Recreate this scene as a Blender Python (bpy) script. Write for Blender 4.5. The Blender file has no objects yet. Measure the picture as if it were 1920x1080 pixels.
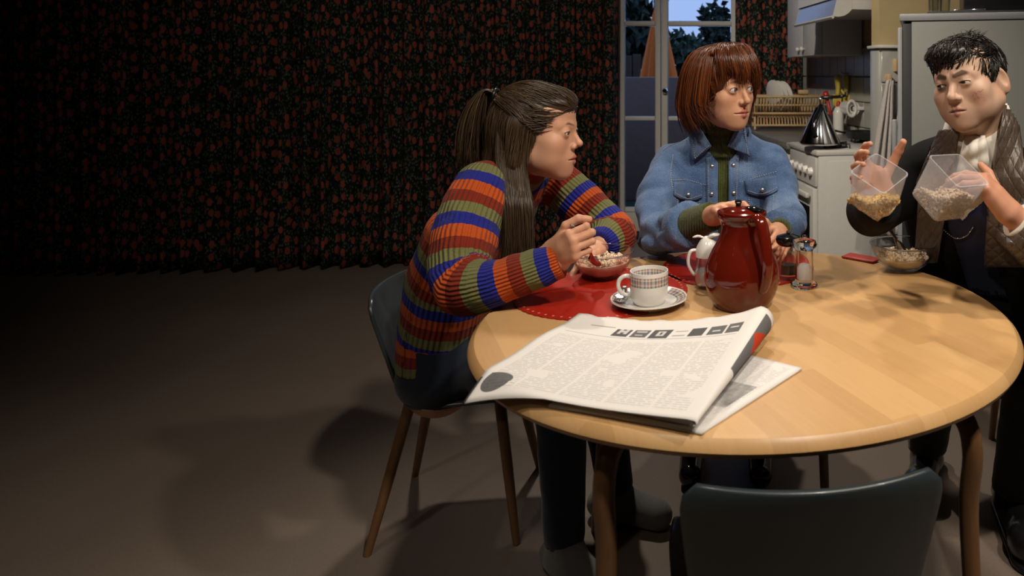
import bpy, bmesh, math, random
import numpy as np
from mathutils import Vector, Matrix, Euler
random.seed(7)
rng = np.random.default_rng(7)
S = bpy.context.scene
COL = S.collection

# ------------------------------------------------------------------ camera
F, CX, CY, CZ = 1360.0, 1398.0, 140.0, 1.227      # pixels of the 1920x1080 frame; eye height in metres
cam = bpy.data.cameras.new('camera')
cam.sensor_fit = 'HORIZONTAL'
cam.sensor_width = 36.0
cam.lens = 36.0 * F / 1920.0
cam.shift_x = (960.0 - CX) / 1920.0
cam.shift_y = -(540.0 - CY) / 1920.0
cam.clip_start = 0.05
cam.dof.use_dof = True
cam.dof.focus_distance = 1.95
cam.dof.aperture_fstop = 5.0
cam_o = bpy.data.objects.new('camera', cam)
cam_o.location = (0, 0, CZ)
cam_o.rotation_euler = (math.pi / 2, 0, 0)
COL.objects.link(cam_o)
S.camera = cam_o

# ------------------------------------------------------------------ view, world, studio lamps and added fill spots
S.view_settings.view_transform = 'Standard'
S.view_settings.look = 'None'
S.view_settings.gamma = 1.0
S.view_settings.use_curve_mapping = False
S.view_settings.exposure = 0.0

W = bpy.data.worlds.new('dusk_sky')
S.world = W
W.use_nodes = True
nt = W.node_tree
nt.nodes.clear()
wo = nt.nodes.new('ShaderNodeOutputWorld')
bg = nt.nodes.new('ShaderNodeBackground')
tc = nt.nodes.new('ShaderNodeTexCoord')
sx = nt.nodes.new('ShaderNodeSeparateXYZ')
rp = nt.nodes.new('ShaderNodeValToRGB')
rp.color_ramp.elements[0].position = 0.0
rp.color_ramp.elements[0].color = (0.30, 0.42, 0.72, 1)
rp.color_ramp.elements[1].position = 0.6
rp.color_ramp.elements[1].color = (0.26, 0.44, 0.86, 1)
nt.links.new(tc.outputs['Generated'], sx.inputs[0])
nt.links.new(sx.outputs['Z'], rp.inputs[0])
nt.links.new(rp.outputs[0], bg.inputs[0])
bg.inputs[1].default_value = 1.2
nt.links.new(bg.outputs[0], wo.inputs[0])


def spot(name, loc, target, power, col, size=70, blend=0.6, radius=0.12):
    l = bpy.data.lights.new(name, 'SPOT')
    l.energy = power
    l.color = col
    l.spot_size = math.radians(size)
    l.spot_blend = blend
    l.shadow_soft_size = radius
    o = bpy.data.objects.new(name, l)
    o.location = loc
    d = Vector(target) - Vector(loc)
    o.rotation_euler = d.to_track_quat('-Z', 'Y').to_euler()
    COL.objects.link(o)
    return o


WARM = (1.0, 0.885, 0.745)
spot('studio_or_fill_spot', (0.75, 0.05, 3.25), (0.0, 1.75, 0.8), 195, WARM, 66, 0.9, 0.09)
spot('studio_or_fill_spot', (-0.9, 0.2, 3.2), (0.45, 2.1, 0.9), 100, WARM, 60, 0.9, 0.09)
spot('studio_or_fill_spot', (0.1, 3.7, 3.25), (0.62, 1.75, 0.0), 120, WARM, 44, 0.8, 0.07)  # added fill spot, only there to brighten the floor by the man
spot('studio_or_fill_spot', (-1.0, 3.5, 3.25), (0.15, 1.45, 0.6), 165, WARM, 66, 0.8, 0.07)
spot('studio_or_fill_spot', (-0.9, 1.5, 2.9), (0.45, 4.1, 1.0), 210, WARM, 60, 0.8, 0.05)
spot('studio_or_fill_spot', (1.65, 0.75, 3.2), (0.45, 1.75, 0.3), 165, WARM, 66, 0.8, 0.07)
spot('studio_or_fill_spot', (-1.0, 1.2, 3.25), (-1.3, 4.6, 1.6), 85, WARM, 84, 1.0, 0.12)  # extra spot put in to lift the rose curtain
spot('studio_or_fill_spot', (-1.9, -0.7, 3.2), (-1.5, 1.1, 0.0), 58, WARM, 54, 1.0, 0.12)  # weak fill added to raise the floor on the left


# ------------------------------------------------------------------ pixel helpers
def at(u, v, Y):
    return Vector(((u - CX) * Y / F, Y, CZ - (v - CY) * Y / F))


def on(u, v, z):
    Y = F * (CZ - z) / (v - CY)
    return Vector(((u - CX) * Y / F, Y, z))


# ------------------------------------------------------------------ object helpers
def tag(o, label=None, cat=None, group=None, kind=None):
    if label:
        o['label'] = label
    if cat:
        o['category'] = cat
    if group:
        o['group'] = group
    if kind:
        o['kind'] = kind
    return o


def empty(name, loc, label=None, cat=None, group=None, rotz=0.0):
    o = bpy.data.objects.new(name, None)
    o.empty_display_size = 0.05
    o.location = loc
    o.rotation_euler = (0, 0, rotz)
    COL.objects.link(o)
    return tag(o, label, cat, group)


def adopt(o, parent):
    """parent o (built in world space) to parent, whose transform is set"""
    o.parent = parent
    M = Matrix.Identity(4)
    p = parent
    ms = []
    while p is not None:
        ms.append(p.matrix_parent_inverse @ Matrix.LocRotScale(p.location, p.rotation_euler, p.scale) if p.parent else Matrix.LocRotScale(p.location, p.rotation_euler, p.scale))
        p = p.parent
    for m in reversed(ms):
        M = M @ m
    o.matrix_parent_inverse = M.inverted()
    return o


def raw(name, verts, faces, mat=None, parent=None, smooth=True, local=False):
    me = bpy.data.meshes.new(name)
    me.from_pydata([tuple(map(float, v)) for v in verts], [], [tuple(map(int, f)) for f in faces])
    me.update()
    if smooth:
        me.polygons.foreach_set('use_smooth', [True] * len(me.polygons))
    o = bpy.data.objects.new(name, me)
    COL.objects.link(o)
    if mat:
        me.materials.append(mat)
    if parent:
        if local:
            o.parent = parent
        else:
            adopt(o, parent)
    return o


def from_bm(name, bm, mat=None, parent=None, smooth=False, local=False, auto=None):
    me = bpy.data.meshes.new(name)
    bmesh.ops.recalc_face_normals(bm, faces=bm.faces[:])
    bm.to_mesh(me)
    bm.free()
    if smooth:
        me.polygons.foreach_set('use_smooth', [True] * len(me.polygons))
        if auto:
            me.set_sharp_from_angle(angle=math.radians(auto))
    o = bpy.data.objects.new(name, me)
    COL.objects.link(o)
    if mat:
        me.materials.append(mat)
    if parent:
        if local:
            o.parent = parent
        else:
            adopt(o, parent)
    return o


class MB:
    """collects numpy-built pieces into one mesh"""
    def __init__(s):
        s.v = []
        s.f = []
        s.n = 0

    def add(s, verts, faces):
        verts = np.asarray(verts, float)
        s.v.append(verts)
        s.f += [tuple(int(i) + s.n for i in f) for f in faces]
        s.n += len(verts)
        return s

    def box(s, c, size, R=None):
        c = np.array(c, float)
        h = np.array(size, float) / 2
        v = np.array([[x, y, z] for x in (-1, 1) for y in (-1, 1) for z in (-1, 1)], float) * h
        if R is not None:
            v = v @ np.array(R).T
        v = v + c
        return s.add(v, [(0, 1, 3, 2), (4, 6, 7, 5), (0, 4, 5, 1), (2, 3, 7, 6), (0, 2, 6, 4), (1, 5, 7, 3)])

    def tube(s, path, radii, n=8, cap=True, flat=1.0, ref=(0, 0, 1)):
        P = np.asarray(path, float)
        m = len(P)
        r = np.broadcast_to(np.asarray(radii, float), (m,))
        T = np.gradient(P, axis=0)
        T /= np.linalg.norm(T, axis=1)[:, None] + 1e-12
        ref = np.array(ref, float)
        if abs(T[0] @ ref) > 0.95:
            ref = np.array([1.0, 0, 0])
        N = np.zeros_like(P)
        nn = ref - T[0] * (ref @ T[0])
        nn /= np.linalg.norm(nn)
        for i in range(m):
            nn = nn - T[i] * (nn @ T[i])
            nn /= np.linalg.norm(nn) + 1e-12
            N[i] = nn
        B = np.cross(T, N)
        a = np.arange(n) * 2 * math.pi / n
        V = P[:, None] + r[:, None, None] * (np.cos(a)[None, :, None] * N[:, None] * flat + np.sin(a)[None, :, None] * B[:, None])
        V = V.reshape(-1, 3)
        fs = []
        for i in range(m - 1):
            for j in range(n):
                k = (j + 1) % n
                fs.append((i * n + j, i * n + k, (i + 1) * n + k, (i + 1) * n + j))
        if cap:
            fs.append(tuple(range(n - 1, -1, -1)))
            fs.append(tuple(range((m - 1) * n, m * n)))
        return s.add(V, fs)

    def lathe(s, prof, n=48, c=(0, 0, 0), closed=False):
        c = np.array(c, float)
        p = np.asarray(prof, float)
        m = len(p)
        a = np.arange(n) * 2 * math.pi / n
        V = np.stack([p[:, 0, None] * np.cos(a), p[:, 0, None] * np.sin(a), np.repeat(p[:, 1, None], n, 1)], -1).reshape(-1, 3) + c
        fs = []
        for i in range(m - 1 + (1 if closed else 0)):
            i2 = (i + 1) % m
            for j in range(n):
                k = (j + 1) % n
                fs.append((i * n + j, i * n + k, i2 * n + k, i2 * n + j))
        return s.add(V, fs)

    def build(s, name, mat=None, parent=None, smooth=False, auto=None, local=False):
        V = np.concatenate(s.v)
        o = raw(name, V, s.f, mat, parent, smooth, local)
        if smooth and auto:
            o.data.set_sharp_from_angle(angle=math.radians(auto))
        return o


def rbox(name, c, size, mat, parent=None, bev=0.006, seg=2, R=None, smooth=True, local=False):
    bm = bmesh.new()
    bmesh.ops.create_cube(bm, size=1)
    bmesh.ops.scale(bm, vec=size, verts=bm.verts)
    if bev:
        bmesh.ops.bevel(bm, geom=bm.edges[:], offset=bev, segments=seg, profile=0.5, affect='EDGES')
    M = Matrix.Translation(c)
    if R is not None:
        M = M @ Matrix(R).to_4x4()
    bmesh.ops.transform(bm, matrix=M, verts=bm.verts)
    return from_bm(name, bm, mat, parent, smooth, local, auto=40)


def spline(pts, n):
    """Catmull-Rom through pts, n samples"""
    P = np.asarray(pts, float)
    P = np.vstack([2 * P[0] - P[1], P, 2 * P[-1] - P[-2]])
    m = len(P) - 3
    t = np.linspace(0, m - 1e-9, n)
    i = t.astype(int)
    u = (t - i)[:, None]
    p0, p1, p2, p3 = P[i], P[i + 1], P[i + 2], P[i + 3]
    return 0.5 * (2 * p1 + (p2 - p0) * u + (2 * p0 - 5 * p1 + 4 * p2 - p3) * u ** 2 + (3 * p1 - p0 - 3 * p2 + p3) * u ** 3)


# ------------------------------------------------------------------ materials
class NT:
    def __init__(s, name):
        s.m = bpy.data.materials.new(name)
        s.m.use_nodes = True
        s.t = s.m.node_tree
        s.b = s.t.nodes['Principled BSDF']

    def n(s, t, **kw):
        nd = s.t.nodes.new(t)
        for k, v in kw.items():
            if isinstance(k, str) and hasattr(nd, k):
                setattr(nd, k, v)
        return nd

    def l(s, a, b):
        s.t.links.new(a, b)

    def val(s, nd, key, v):
        nd.inputs[key].default_value = v

    def math(s, op, a, b=None, c=None):
        nd = s.n('ShaderNodeMath', operation=op)
        for i, x in enumerate((a, b, c)):
            if x is None:
                continue
            if isinstance(x, (int, float)):
                nd.inputs[i].default_value = x
            else:
                s.l(x, nd.inputs[i])
        return nd.outputs[0]

    def mix(s, f, a, b):
        nd = s.n('ShaderNodeMix', data_type='RGBA')
        for i, x in ((0, f), (6, a), (7, b)):
            if isinstance(x, (int, float)):
                nd.inputs[i].default_value = x
            elif isinstance(x, tuple):
                nd.inputs[i].default_value = x if len(x) == 4 else x + (1,)
            else:
                s.l(x, nd.inputs[i])
        return nd.outputs[2]

    def ramp(s, f, stops, interp='LINEAR'):
        nd = s.n('ShaderNodeValToRGB')
        cr = nd.color_ramp
        cr.interpolation = interp
        while len(cr.elements) < len(stops):
            cr.elements.new(0.5)
        for e, (p, c) in zip(cr.elements, stops):
            e.position = p
            e.color = c if len(c) == 4 else tuple(c) + (1,)
        s.l(f, nd.inputs[0])
        return nd.outputs[0]

    def coord(s, kind='Object'):
        return s.n('ShaderNodeTexCoord').outputs[kind]

    def mapping(s, v, scale=(1, 1, 1), rot=(0, 0, 0), loc=(0, 0, 0)):
        nd = s.n('ShaderNodeMapping')
        s.l(v, nd.inputs[0])
        nd.inputs['Scale'].default_value = scale
        nd.inputs['Rotation'].default_value = rot
        nd.inputs['Location'].default_value = loc
        return nd.outputs[0]

    def noise(s, v, scale, detail=3, rough=0.5, out=0):
        nd = s.n('ShaderNodeTexNoise')
        if v is not None:
            s.l(v, nd.inputs['Vector'])
        nd.inputs['Scale'].default_value = scale
        nd.inputs['Detail'].default_value = detail
        nd.inputs['Roughness'].default_value = rough
        return nd.outputs[out]

    def attr(s, name, out='Fac'):
        nd = s.n('ShaderNodeAttribute', attribute_name=name)
        return nd.outputs[out]

    def bump(s, h, strength=0.3, dist=0.01):
        nd = s.n('ShaderNodeBump')
        nd.inputs['Strength'].default_value = strength
        nd.inputs['Distance'].default_value = dist
        s.l(h, nd.inputs['Height'])
        s.l(nd.outputs[0], s.b.inputs['Normal'])
        return nd

    def set(s, col=None, rough=None, metal=None, spec=None, trans=None, ior=None, coat=None, alpha=None, sheen=None, sss=None):
        b = s.b.inputs
        if col is not None:
            if isinstance(col, tuple):
                b['Base Color'].default_value = col if len(col) == 4 else col + (1,)
            else:
                s.l(col, b['Base Color'])
        for k, v in (('Roughness', rough), ('Metallic', metal), ('Specular IOR Level', spec), ('Transmission Weight', trans), ('IOR', ior), ('Coat Weight', coat), ('Alpha', alpha), ('Sheen Weight', sheen)):
            if v is not None:
                if isinstance(v, (int, float)):
                    b[k].default_value = v
                else:
                    s.l(v, b[k])
        if sss:
            b['Subsurface Weight'].default_value = sss
            b['Subsurface Radius'].default_value = (0.012, 0.005, 0.003)
            b['Subsurface Scale'].default_value = 0.5
        return s


def plain(name, col, rough=0.5, metal=0.0, spec=0.5, coat=0.0, var=0.12, scale=30.0, bump=0.0, **kw):
    m = NT(name)
    nz = m.noise(m.coord(), scale, 4)
    c = m.mix(m.math('MULTIPLY', nz, 1.0), tuple(x * (1 - var) for x in col), tuple(min(1, x * (1 + var)) for x in col))
    m.set(col=c, rough=rough, metal=metal, spec=spec, coat=coat, **kw)
    if bump:
        m.bump(nz, bump, 0.003)
    return m.m


def glassy(name, col=(1, 1, 1), rough=0.0, ior=1.45):
    m = NT(name)
    m.set(col=col, rough=rough, trans=1.0, ior=ior)
    return m.m


def thin_glass(name, tint=(.96, .97, .97), base=.06):
    m = NT(name)
    out = m.t.nodes['Material Output']
    tr = m.n('ShaderNodeBsdfTransparent')
    tr.inputs[0].default_value = tint + (1,)
    gl = m.n('ShaderNodeBsdfGlossy')
    gl.inputs['Roughness'].default_value = .03
    fr = m.n('ShaderNodeFresnel')
    fr.inputs[0].default_value = 1.45
    mx = m.n('ShaderNodeMixShader')
    m.l(m.math('MINIMUM', m.math('ADD', m.math('MULTIPLY', fr.outputs[0], .5), base), .45), mx.inputs[0])
    m.l(tr.outputs[0], mx.inputs[1])
    m.l(gl.outputs[0], mx.inputs[2])
    m.l(mx.outputs[0], out.inputs['Surface'])
    return m.m


MAT = {}
MAT['chair_paint'] = plain('chair_slate_paint', (0.030, 0.041, 0.046), 0.35, spec=0.55, var=0.15, scale=14, coat=0.1)
MAT['black'] = plain('black_plastic', (0.008, 0.008, 0.009), 0.3)
MAT['black_gloss'] = plain('black_gloss', (0.006, 0.006, 0.007), 0.08, spec=0.6)
MAT['white_enamel'] = plain('white_enamel', (0.50, 0.49, 0.46), 0.4, var=0.05, scale=60)
MAT['white_paint'] = plain('white_paint', (0.52, 0.51, 0.48), 0.5, var=0.08, scale=40)
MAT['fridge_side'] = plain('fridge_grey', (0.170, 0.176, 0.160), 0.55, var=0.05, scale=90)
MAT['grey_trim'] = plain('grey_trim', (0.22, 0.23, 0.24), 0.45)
MAT['dark_trim'] = plain('dark_trim', (0.012, 0.014, 0.016), 0.6)
MAT['chrome'] = plain('chrome', (0.62, 0.62, 0.63), 0.1, metal=1.0, var=0.02)
MAT['steel'] = plain('steel', (0.5, 0.5, 0.5), 0.25, metal=1.0, var=0.05)
MAT['porcelain'] = plain('porcelain', (0.72, 0.70, 0.66), 0.15, spec=0.6, var=0.02, coat=0.4)
MAT['glass'] = thin_glass('clear_glass')
MAT['rim_glass'] = glassy('rim_glass', (1, 1, 1), 0.0, 1.5)
MAT['acrylic'] = glassy('clear_acrylic', (1, 1, 1), 0.0, 1.33)
MAT['red_ceramic'] = plain('red_ceramic', (0.105, 0.008, 0.0035), 0.10, spec=0.5, var=0.1, scale=8, coat=0.25)
MAT['red_felt'] = plain('red_vinyl', (0.40, 0.018, 0.008), 0.45, var=0.08, scale=50)
MAT['rack_wood'] = plain('rack_wood', (0.52, 0.36, 0.18), 0.55, var=0.15, scale=25)
MAT['pane'] = glassy('window_glass', (0.98, 0.99, 1.0), 0.0, 1.02)
MAT['yellow'] = plain('yellow_rubber', (0.55, 0.42, 0.06), 0.45)
MAT['red_plastic'] = plain('red_plastic', (0.42, 0.02, 0.015), 0.35)
MAT['towel'] = plain('towel_cloth', (0.46, 0.42, 0.40), 0.9, var=0.25, scale=120, bump=0.4)
MAT['tile'] = plain('tile_glaze', (0.40, 0.40, 0.37), 0.25, var=0.08, scale=6)
MAT['grout'] = plain('yellow_wall', (0.42, 0.33, 0.17), 0.8, var=0.1, scale=12)
MAT['salt'] = plain('salt', (0.85, 0.84, 0.82), 0.8)
MAT['pepper'] = plain('peppercorn', (0.05, 0.04, 0.03), 0.8)


def wood(name, light, dark, rough=0.4, scale=(3, 40, 3), rot=(0, 0, 0)):
    m = NT(name)
    v = m.mapping(m.coord(), scale, rot)
    nz = m.noise(v, 6, 5, 0.6)
    m.set(col=m.mix(nz, dark, light), rough=rough)
    return m.m


MAT['leg_wood'] = wood('leg_wood', (0.20, 0.10, 0.042), (0.11, 0.052, 0.02), 0.35, (25, 25, 3))


def table_wood():
    m = NT('table_beech')
    co = m.coord()
    v = m.mapping(co, (1, 1, 1), (0, 0, math.radians(62)))
    br = m.n('ShaderNodeTexBrick', offset=0.5, offset_frequency=2, squash=1.0)
    m.l(v, br.inputs['Vector'])
    br.inputs['Color1'].default_value = (0, 0, 0, 1)
    br.inputs['Color2'].default_value = (1, 1, 1, 1)
    br.inputs['Mortar'].default_value = (0.45, 0.45, 0.45, 1)
    br.inputs['Scale'].default_value = 1.0
    br.inputs['Mortar Size'].default_value = 0.0
    br.inputs['Brick Width'].default_value = 0.42
    br.inputs['Row Height'].default_value = 0.046
    g = m.noise(m.mapping(v, (4, 60, 4)), 4, 6, 0.6)
    blotch = m.noise(v, 2.2, 2)
    f = m.math('ADD', m.math('MULTIPLY', br.outputs[0], 0.42), m.math('ADD', m.math('MULTIPLY', g, 0.40), m.math('MULTIPLY', blotch, 0.30)))
    c = m.ramp(f, [(0.12, (0.43, 0.238, 0.095)), (0.6, (0.55, 0.325, 0.138)), (1.0, (0.63, 0.395, 0.18))])
    m.set(col=c, rough=m.math('ADD', 0.30, m.math('MULTIPLY', g, 0.12)), spec=0.45)
    return m.m


MAT['table'] = table_wood()


def floor_mat():
    m = NT('floor_lino')
    co = m.coord()
    n1 = m.noise(co, 1.4, 3)
    n2 = m.noise(co, 160, 3)
    f = m.math('ADD', m.math('MULTIPLY', n1, 0.6), m.math('MULTIPLY', n2, 0.4))
    c = m.ramp(f, [(0.3, (0.145, 0.110, 0.086)), (0.7, (0.200, 0.158, 0.128))])
    m.set(col=c, rough=0.6, spec=0.25)
    m.bump(n2, 0.05, 0.002)
    return m.m


MAT['floor'] = floor_mat()


def curtain_mat():
    m = NT('curtain_rose_print')
    uv = m.mapping(m.n('ShaderNodeUVMap').outputs[0], (1.5, 1.0, 1.0))
    wob = m.noise(uv, 26, 2, out=1)
    vm = m.n('ShaderNodeVectorMath', operation='MULTIPLY_ADD')
    m.l(wob, vm.inputs[0])
    vm.inputs[1].default_value = (0.018, 0.018, 0)
    m.l(uv, vm.inputs[2])
    v = vm.outputs[0]
    vo = m.n('ShaderNodeTexVoronoi', voronoi_dimensions='2D', feature='F1')
    m.l(v, vo.inputs['Vector'])
    vo.inputs['Scale'].default_value = 11.5
    vo.inputs['Randomness'].default_value = 0.75
    rose = m.math('LESS_THAN', vo.outputs['Distance'], 0.27)
    sepc = m.n('ShaderNodeSeparateColor')
    m.l(vo.outputs['Color'], sepc.inputs[0])
    keep = m.math('GREATER_THAN', sepc.outputs[0], 0.16)
    rose = m.math('MULTIPLY', rose, keep)
    pet = m.noise(uv, 95, 2)
    rc = m.mix(pet, (0.24, 0.050, 0.034), (0.36, 0.088, 0.056))
    rc = m.mix(m.math('MULTIPLY', sepc.outputs[1], 0.45), rc, (0.15, 0.035, 0.028))
    lv = m.n('ShaderNodeTexVoronoi', voronoi_dimensions='2D', feature='F1')
    m.l(v, lv.inputs['Vector'])
    lv.inputs['Scale'].default_value = 46
    leaf = m.math('LESS_THAN', lv.outputs['Distance'], 0.34)
    sl = m.n('ShaderNodeSeparateColor')
    m.l(lv.outputs['Color'], sl.inputs[0])
    leaf = m.math('MULTIPLY', leaf, m.math('GREATER_THAN', sl.outputs[0], 0.34))
    lc = m.mix(sl.outputs[1], (0.030, 0.050, 0.030), (0.125, 0.135, 0.10))
    base = m.mix(leaf, (0.010, 0.0115, 0.0115), lc)
    c = m.mix(rose, base, rc)
    m.set(col=c, rough=0.85, spec=0.15)
    return m.m


MAT['curtain'] = curtain_mat()
# ================================================================== the setting
KO = np.array([0.33, 3.395])
KD = np.array([-0.22, 0.9755])
KW = np.array([0.9755, 0.22])
KROT = math.atan2(0.22, 0.9755)
KR = Matrix.Rotation(KROT, 3, 'Z')


def K(d, w, z):
    p = KO + d * KD + w * KW
    return Vector((p[0], p[1], z))


def kbox(name, d0, d1, w0, w1, z0, z1, mat, parent=None, bev=0.004):
    c = K((d0 + d1) / 2, (w0 + w1) / 2, (z0 + z1) / 2)
    return rbox(name, c, (w1 - w0, d1 - d0, z1 - z0), mat, parent, bev, 2, KR)


def slab(name, boxes, mat, kind='structure'):
    mb = MB()
    for (x0, x1, y0, y1, z0, z1) in boxes:
        mb.box(((x0 + x1) / 2, (y0 + y1) / 2, (z0 + z1) / 2), (x1 - x0, y1 - y0, z1 - z0))
    o = mb.build(name, mat)
    return tag(o, kind=kind)


MAT['wall'] = plain('studio_wall', (0.055, 0.05, 0.045), 0.9)
MAT['wall_back'] = plain('window_wall_paint', (0.20, 0.19, 0.17), 0.85)
MAT['ceiling'] = plain('studio_ceiling', (0.03, 0.03, 0.03), 0.9)
tag(slab('floor', [(-6.5, 2.8, -2.0, 5.6, -0.1, 0.0)], MAT['floor']), 'plain brown-grey floor covering of the whole room')
tag(slab('ceiling', [(-6.5, 2.8, -2.0, 5.6, 3.4, 3.5)], MAT['ceiling']), 'dark ceiling above the studio kitchen')
tag(slab('wall_left', [(-6.5, -6.4, -2.0, 5.6, 0, 3.4)], MAT['wall']), 'dark wall at the far end of the rose curtain')
tag(slab('wall_front', [(-6.4, 2.8, -2.0, -1.9, 0, 3.4)], MAT['wall']), 'dark wall facing the window wall')
WY = 5.45
tag(slab('wall_back', [(-6.4, -0.955, WY, WY + 0.15, 0, 3.4), (-0.045, 2.8, WY, WY + 0.15, 0, 3.4), (-0.955, -0.045, WY, WY + 0.15, 2.35, 3.4)], MAT['wall_back']), 'painted wall around the tall garden window')
tag(slab('wall_side', [(2.7, 2.8, -1.9, 5.45, 0, 3.4)], MAT['wall']), 'dark studio wall beyond the fridge')
# kitchen wall (w = 0.55 plane)
mb = MB()
mb.box(K(1.03, 0.60, 1.7), (0.1, 2.1, 3.4), np.array(KR))
wr = tag(mb.build('wall_right', MAT['grout']), 'ochre kitchen wall behind the cooker', kind='structure')
# tiles, one by one
TS = 0.15
tm = None
for i in range(14):
    for j in range(10):
        d = i * TS + TS / 2
        z = -0.135 + j * TS + TS / 2
        if d > 1.88 or z < 0.8:
            continue
        if tm is None:
            t = rbox('tile', (0, 0, 0), (0.012, TS - 0.006, TS - 0.006), MAT['tile'], None, 0.003, 1)
            tm = t.data
        else:
            t = bpy.data.objects.new('tile', tm)
            COL.objects.link(t)
        p = K(d, 0.545 + random.uniform(-.0006, .0006), z)
        t.location = p
        t.rotation_euler = (0, 0, KROT)
        t.parent = wr
rail = kbox('trim_1', 0.0, 1.9, 0.53, 0.549, 1.362, 1.385, MAT['grey_trim'])
tag(rail, 'grey rail capping the tiles on the kitchen wall', kind='structure')

# short partition beside the cooker, tiled below the rail
mb = MB()
mb.box(K(-0.085, 0.63, 1.7), (0.74, 0.09, 3.4), np.array(KR))
wk = tag(mb.build('wall_partition', MAT['grout']), 'ochre partition wall with tiles between cooker and fridge', kind='structure')
lo_ = kbox('tile_backing', -0.1345, -0.0345, 0.2555, 0.97, 0.0, 1.342, MAT['tile'], wk, 0.002)
tm2 = None
for i in range(4):
    for j in range(10):
        w_ = 0.262 + i * TS + TS / 2
        z = -0.16 + j * TS + TS / 2
        if z < 0.0 or w_ > 0.95:
            continue
        if tm2 is None:
            t = rbox('tile', (0, 0, 0), (TS - 0.006, 0.012, TS - 0.006), MAT['tile'], None, 0.003, 1)
            tm2 = t.data
        else:
            t = bpy.data.objects.new('tile', tm2)
            COL.objects.link(t)
        t.location = K(-0.1385, w_, z)
        t.rotation_euler = (0, 0, KROT)
        t.parent = wk
tag(kbox('trim_2', -0.16, -0.03, 0.24, 0.9, 1.348, 1.362, MAT['white_paint']), 'grey rail capping the tiles of the partition', kind='structure')

# ---- the garden window
win = empty('window_1', (-0.5, WY, 0))
tag(win, 'tall white two-leaf garden window with glazing bars', kind='structure')


def wbar(name, u0, u1, v0, v1, dep=0.05, mat=None, yo=0.0):
    a = at(u0, v1, WY)
    b = at(u1, v0, WY)
    return rbox(name, ((a.x + b.x) / 2, WY + yo, (a.z + b.z) / 2), (b.x - a.x, dep, b.z - a.z), mat or MAT['white_paint'], win, 0.008, 2)


wbar('stile', 1229, 1239.5, -150, 433, 0.05)
wbar('stile', 1241, 1253, -150, 433, 0.06, yo=-0.01)
wbar('stile', 1371, 1387, -150, 444, 0.06)
wbar('stile', 1160, 1172, -150, 444, 0.06)
for (u0, u1) in ((1172, 1229), (1253, 1371)):
    wbar('glazing_bar', u0, u1, 40, 49, 0.035)
    wbar('glazing_bar', u0, u1, 218, 226, 0.035)
    wbar('bottom_panel', u0, u1, 388, 433, 0.035)
    wbar('panel_moulding', u0, u1, 392, 397, 0.05)
    for (v0, v1) in ((-150, 40), (49, 218), (226, 388)):
        wbar('pane', u0, u1, v0, v1, 0.004, MAT['pane'])
wbar('threshold', 1160, 1387, 433, 446, 0.12, MAT['dark_trim'])
kp = at(1247, 170, WY - 0.05)
mb = MB()
mb.lathe([(0.0, 0.03), (0.016, 0.03), (0.022, 0.02), (0.022, 0.012), (0.010, 0.004), (0.010, -0.02), (0.026, -0.022), (0.026, -0.03), (0, -0.03)], 20)
kn = mb.build('knob', MAT['chrome'], None, True, 40)
kn.rotation_euler = (math.pi / 2, 0, 0)
kn.location = kp
adopt(kn, win)

# ---- curtains
def curtain(name, path, z0, z1, amp, period, label, seed):
    r = np.random.default_rng(seed)
    P = np.asarray(path, float)
    seg = np.linalg.norm(np.diff(P, axis=0), axis=1)
    L = np.concatenate([[0], np.cumsum(seg)])
    n = int(L[-1] / 0.011)
    s = np.linspace(0, L[-1], n)
    c = np.stack([np.interp(s, L, P[:, 0]), np.interp(s, L, P[:, 1])], -1)
    t = np.gradient(c, axis=0)
    t /= np.linalg.norm(t, axis=1)[:, None]
    nr = np.stack([t[:, 1], -t[:, 0]], -1)
    ph = s / period * 2 * math.pi + 1.3 * np.sin(s * 2.1 + seed) + 0.8 * np.sin(s * 5.3)
    zs = np.linspace(z0, z1, 26)
    V, UVs = [], []
    for k, z in enumerate(zs):
        f = (z - z0) / (z1 - z0)
        a = amp * (1.15 - 0.35 * f) * (0.8 + 0.25 * np.sin(s * 1.7 + seed))
        off = a * np.sin(ph + 0.25 * np.sin(3 * f + s)) + a * 0.3 * np.sin(2.3 * ph + 1.0 + f)
        q = c + nr * off[:, None]
        V.append(np.column_stack([q, np.full(n, z)]))
        if k == 0:
            arc = np.concatenate([[0], np.cumsum(np.linalg.norm(np.diff(q, axis=0), axis=1))])
        UVs.append(np.column_stack([arc, np.full(n, z)]))
    V = np.concatenate(V)
    UVs = np.concatenate(UVs)
    fs = []
    for k in range(len(zs) - 1):
        for i in range(n - 1):
            fs.append((k * n + i, k * n + i + 1, (k + 1) * n + i + 1, (k + 1) * n + i))
    o = raw(name, V, fs, MAT['curtain'])
    ul = o.data.uv_layers.new(name='UVMap')
    li = np.zeros(len(o.data.loops), int)
    o.data.loops.foreach_get('vertex_index', li)
    ul.data.foreach_set('uv', UVs[li].ravel())
    md = o.modifiers.new('thickness', 'SOLIDIFY')
    md.thickness = 0.003
    return tag(o, label, 'curtain')


curtain('curtain', [(-6.2, 4.25), (-4.6, 4.42), (-3.3, 4.53), (-2.3, 4.64), (-1.85, 4.78), (-1.45, 5.05), (-1.15, 5.24), (-0.93, 5.27)], 0.012, 3.0, 0.052, 0.125, 'long black curtain printed with red roses covering the dark wall', 3)
curtain('curtain', [(-0.075, 5.36), (0.13, 5.375), (0.42, 5.38)], 0.012, 3.0, 0.034, 0.13, 'narrow rose-printed curtain between the window and the dish rack', 5)

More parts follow.
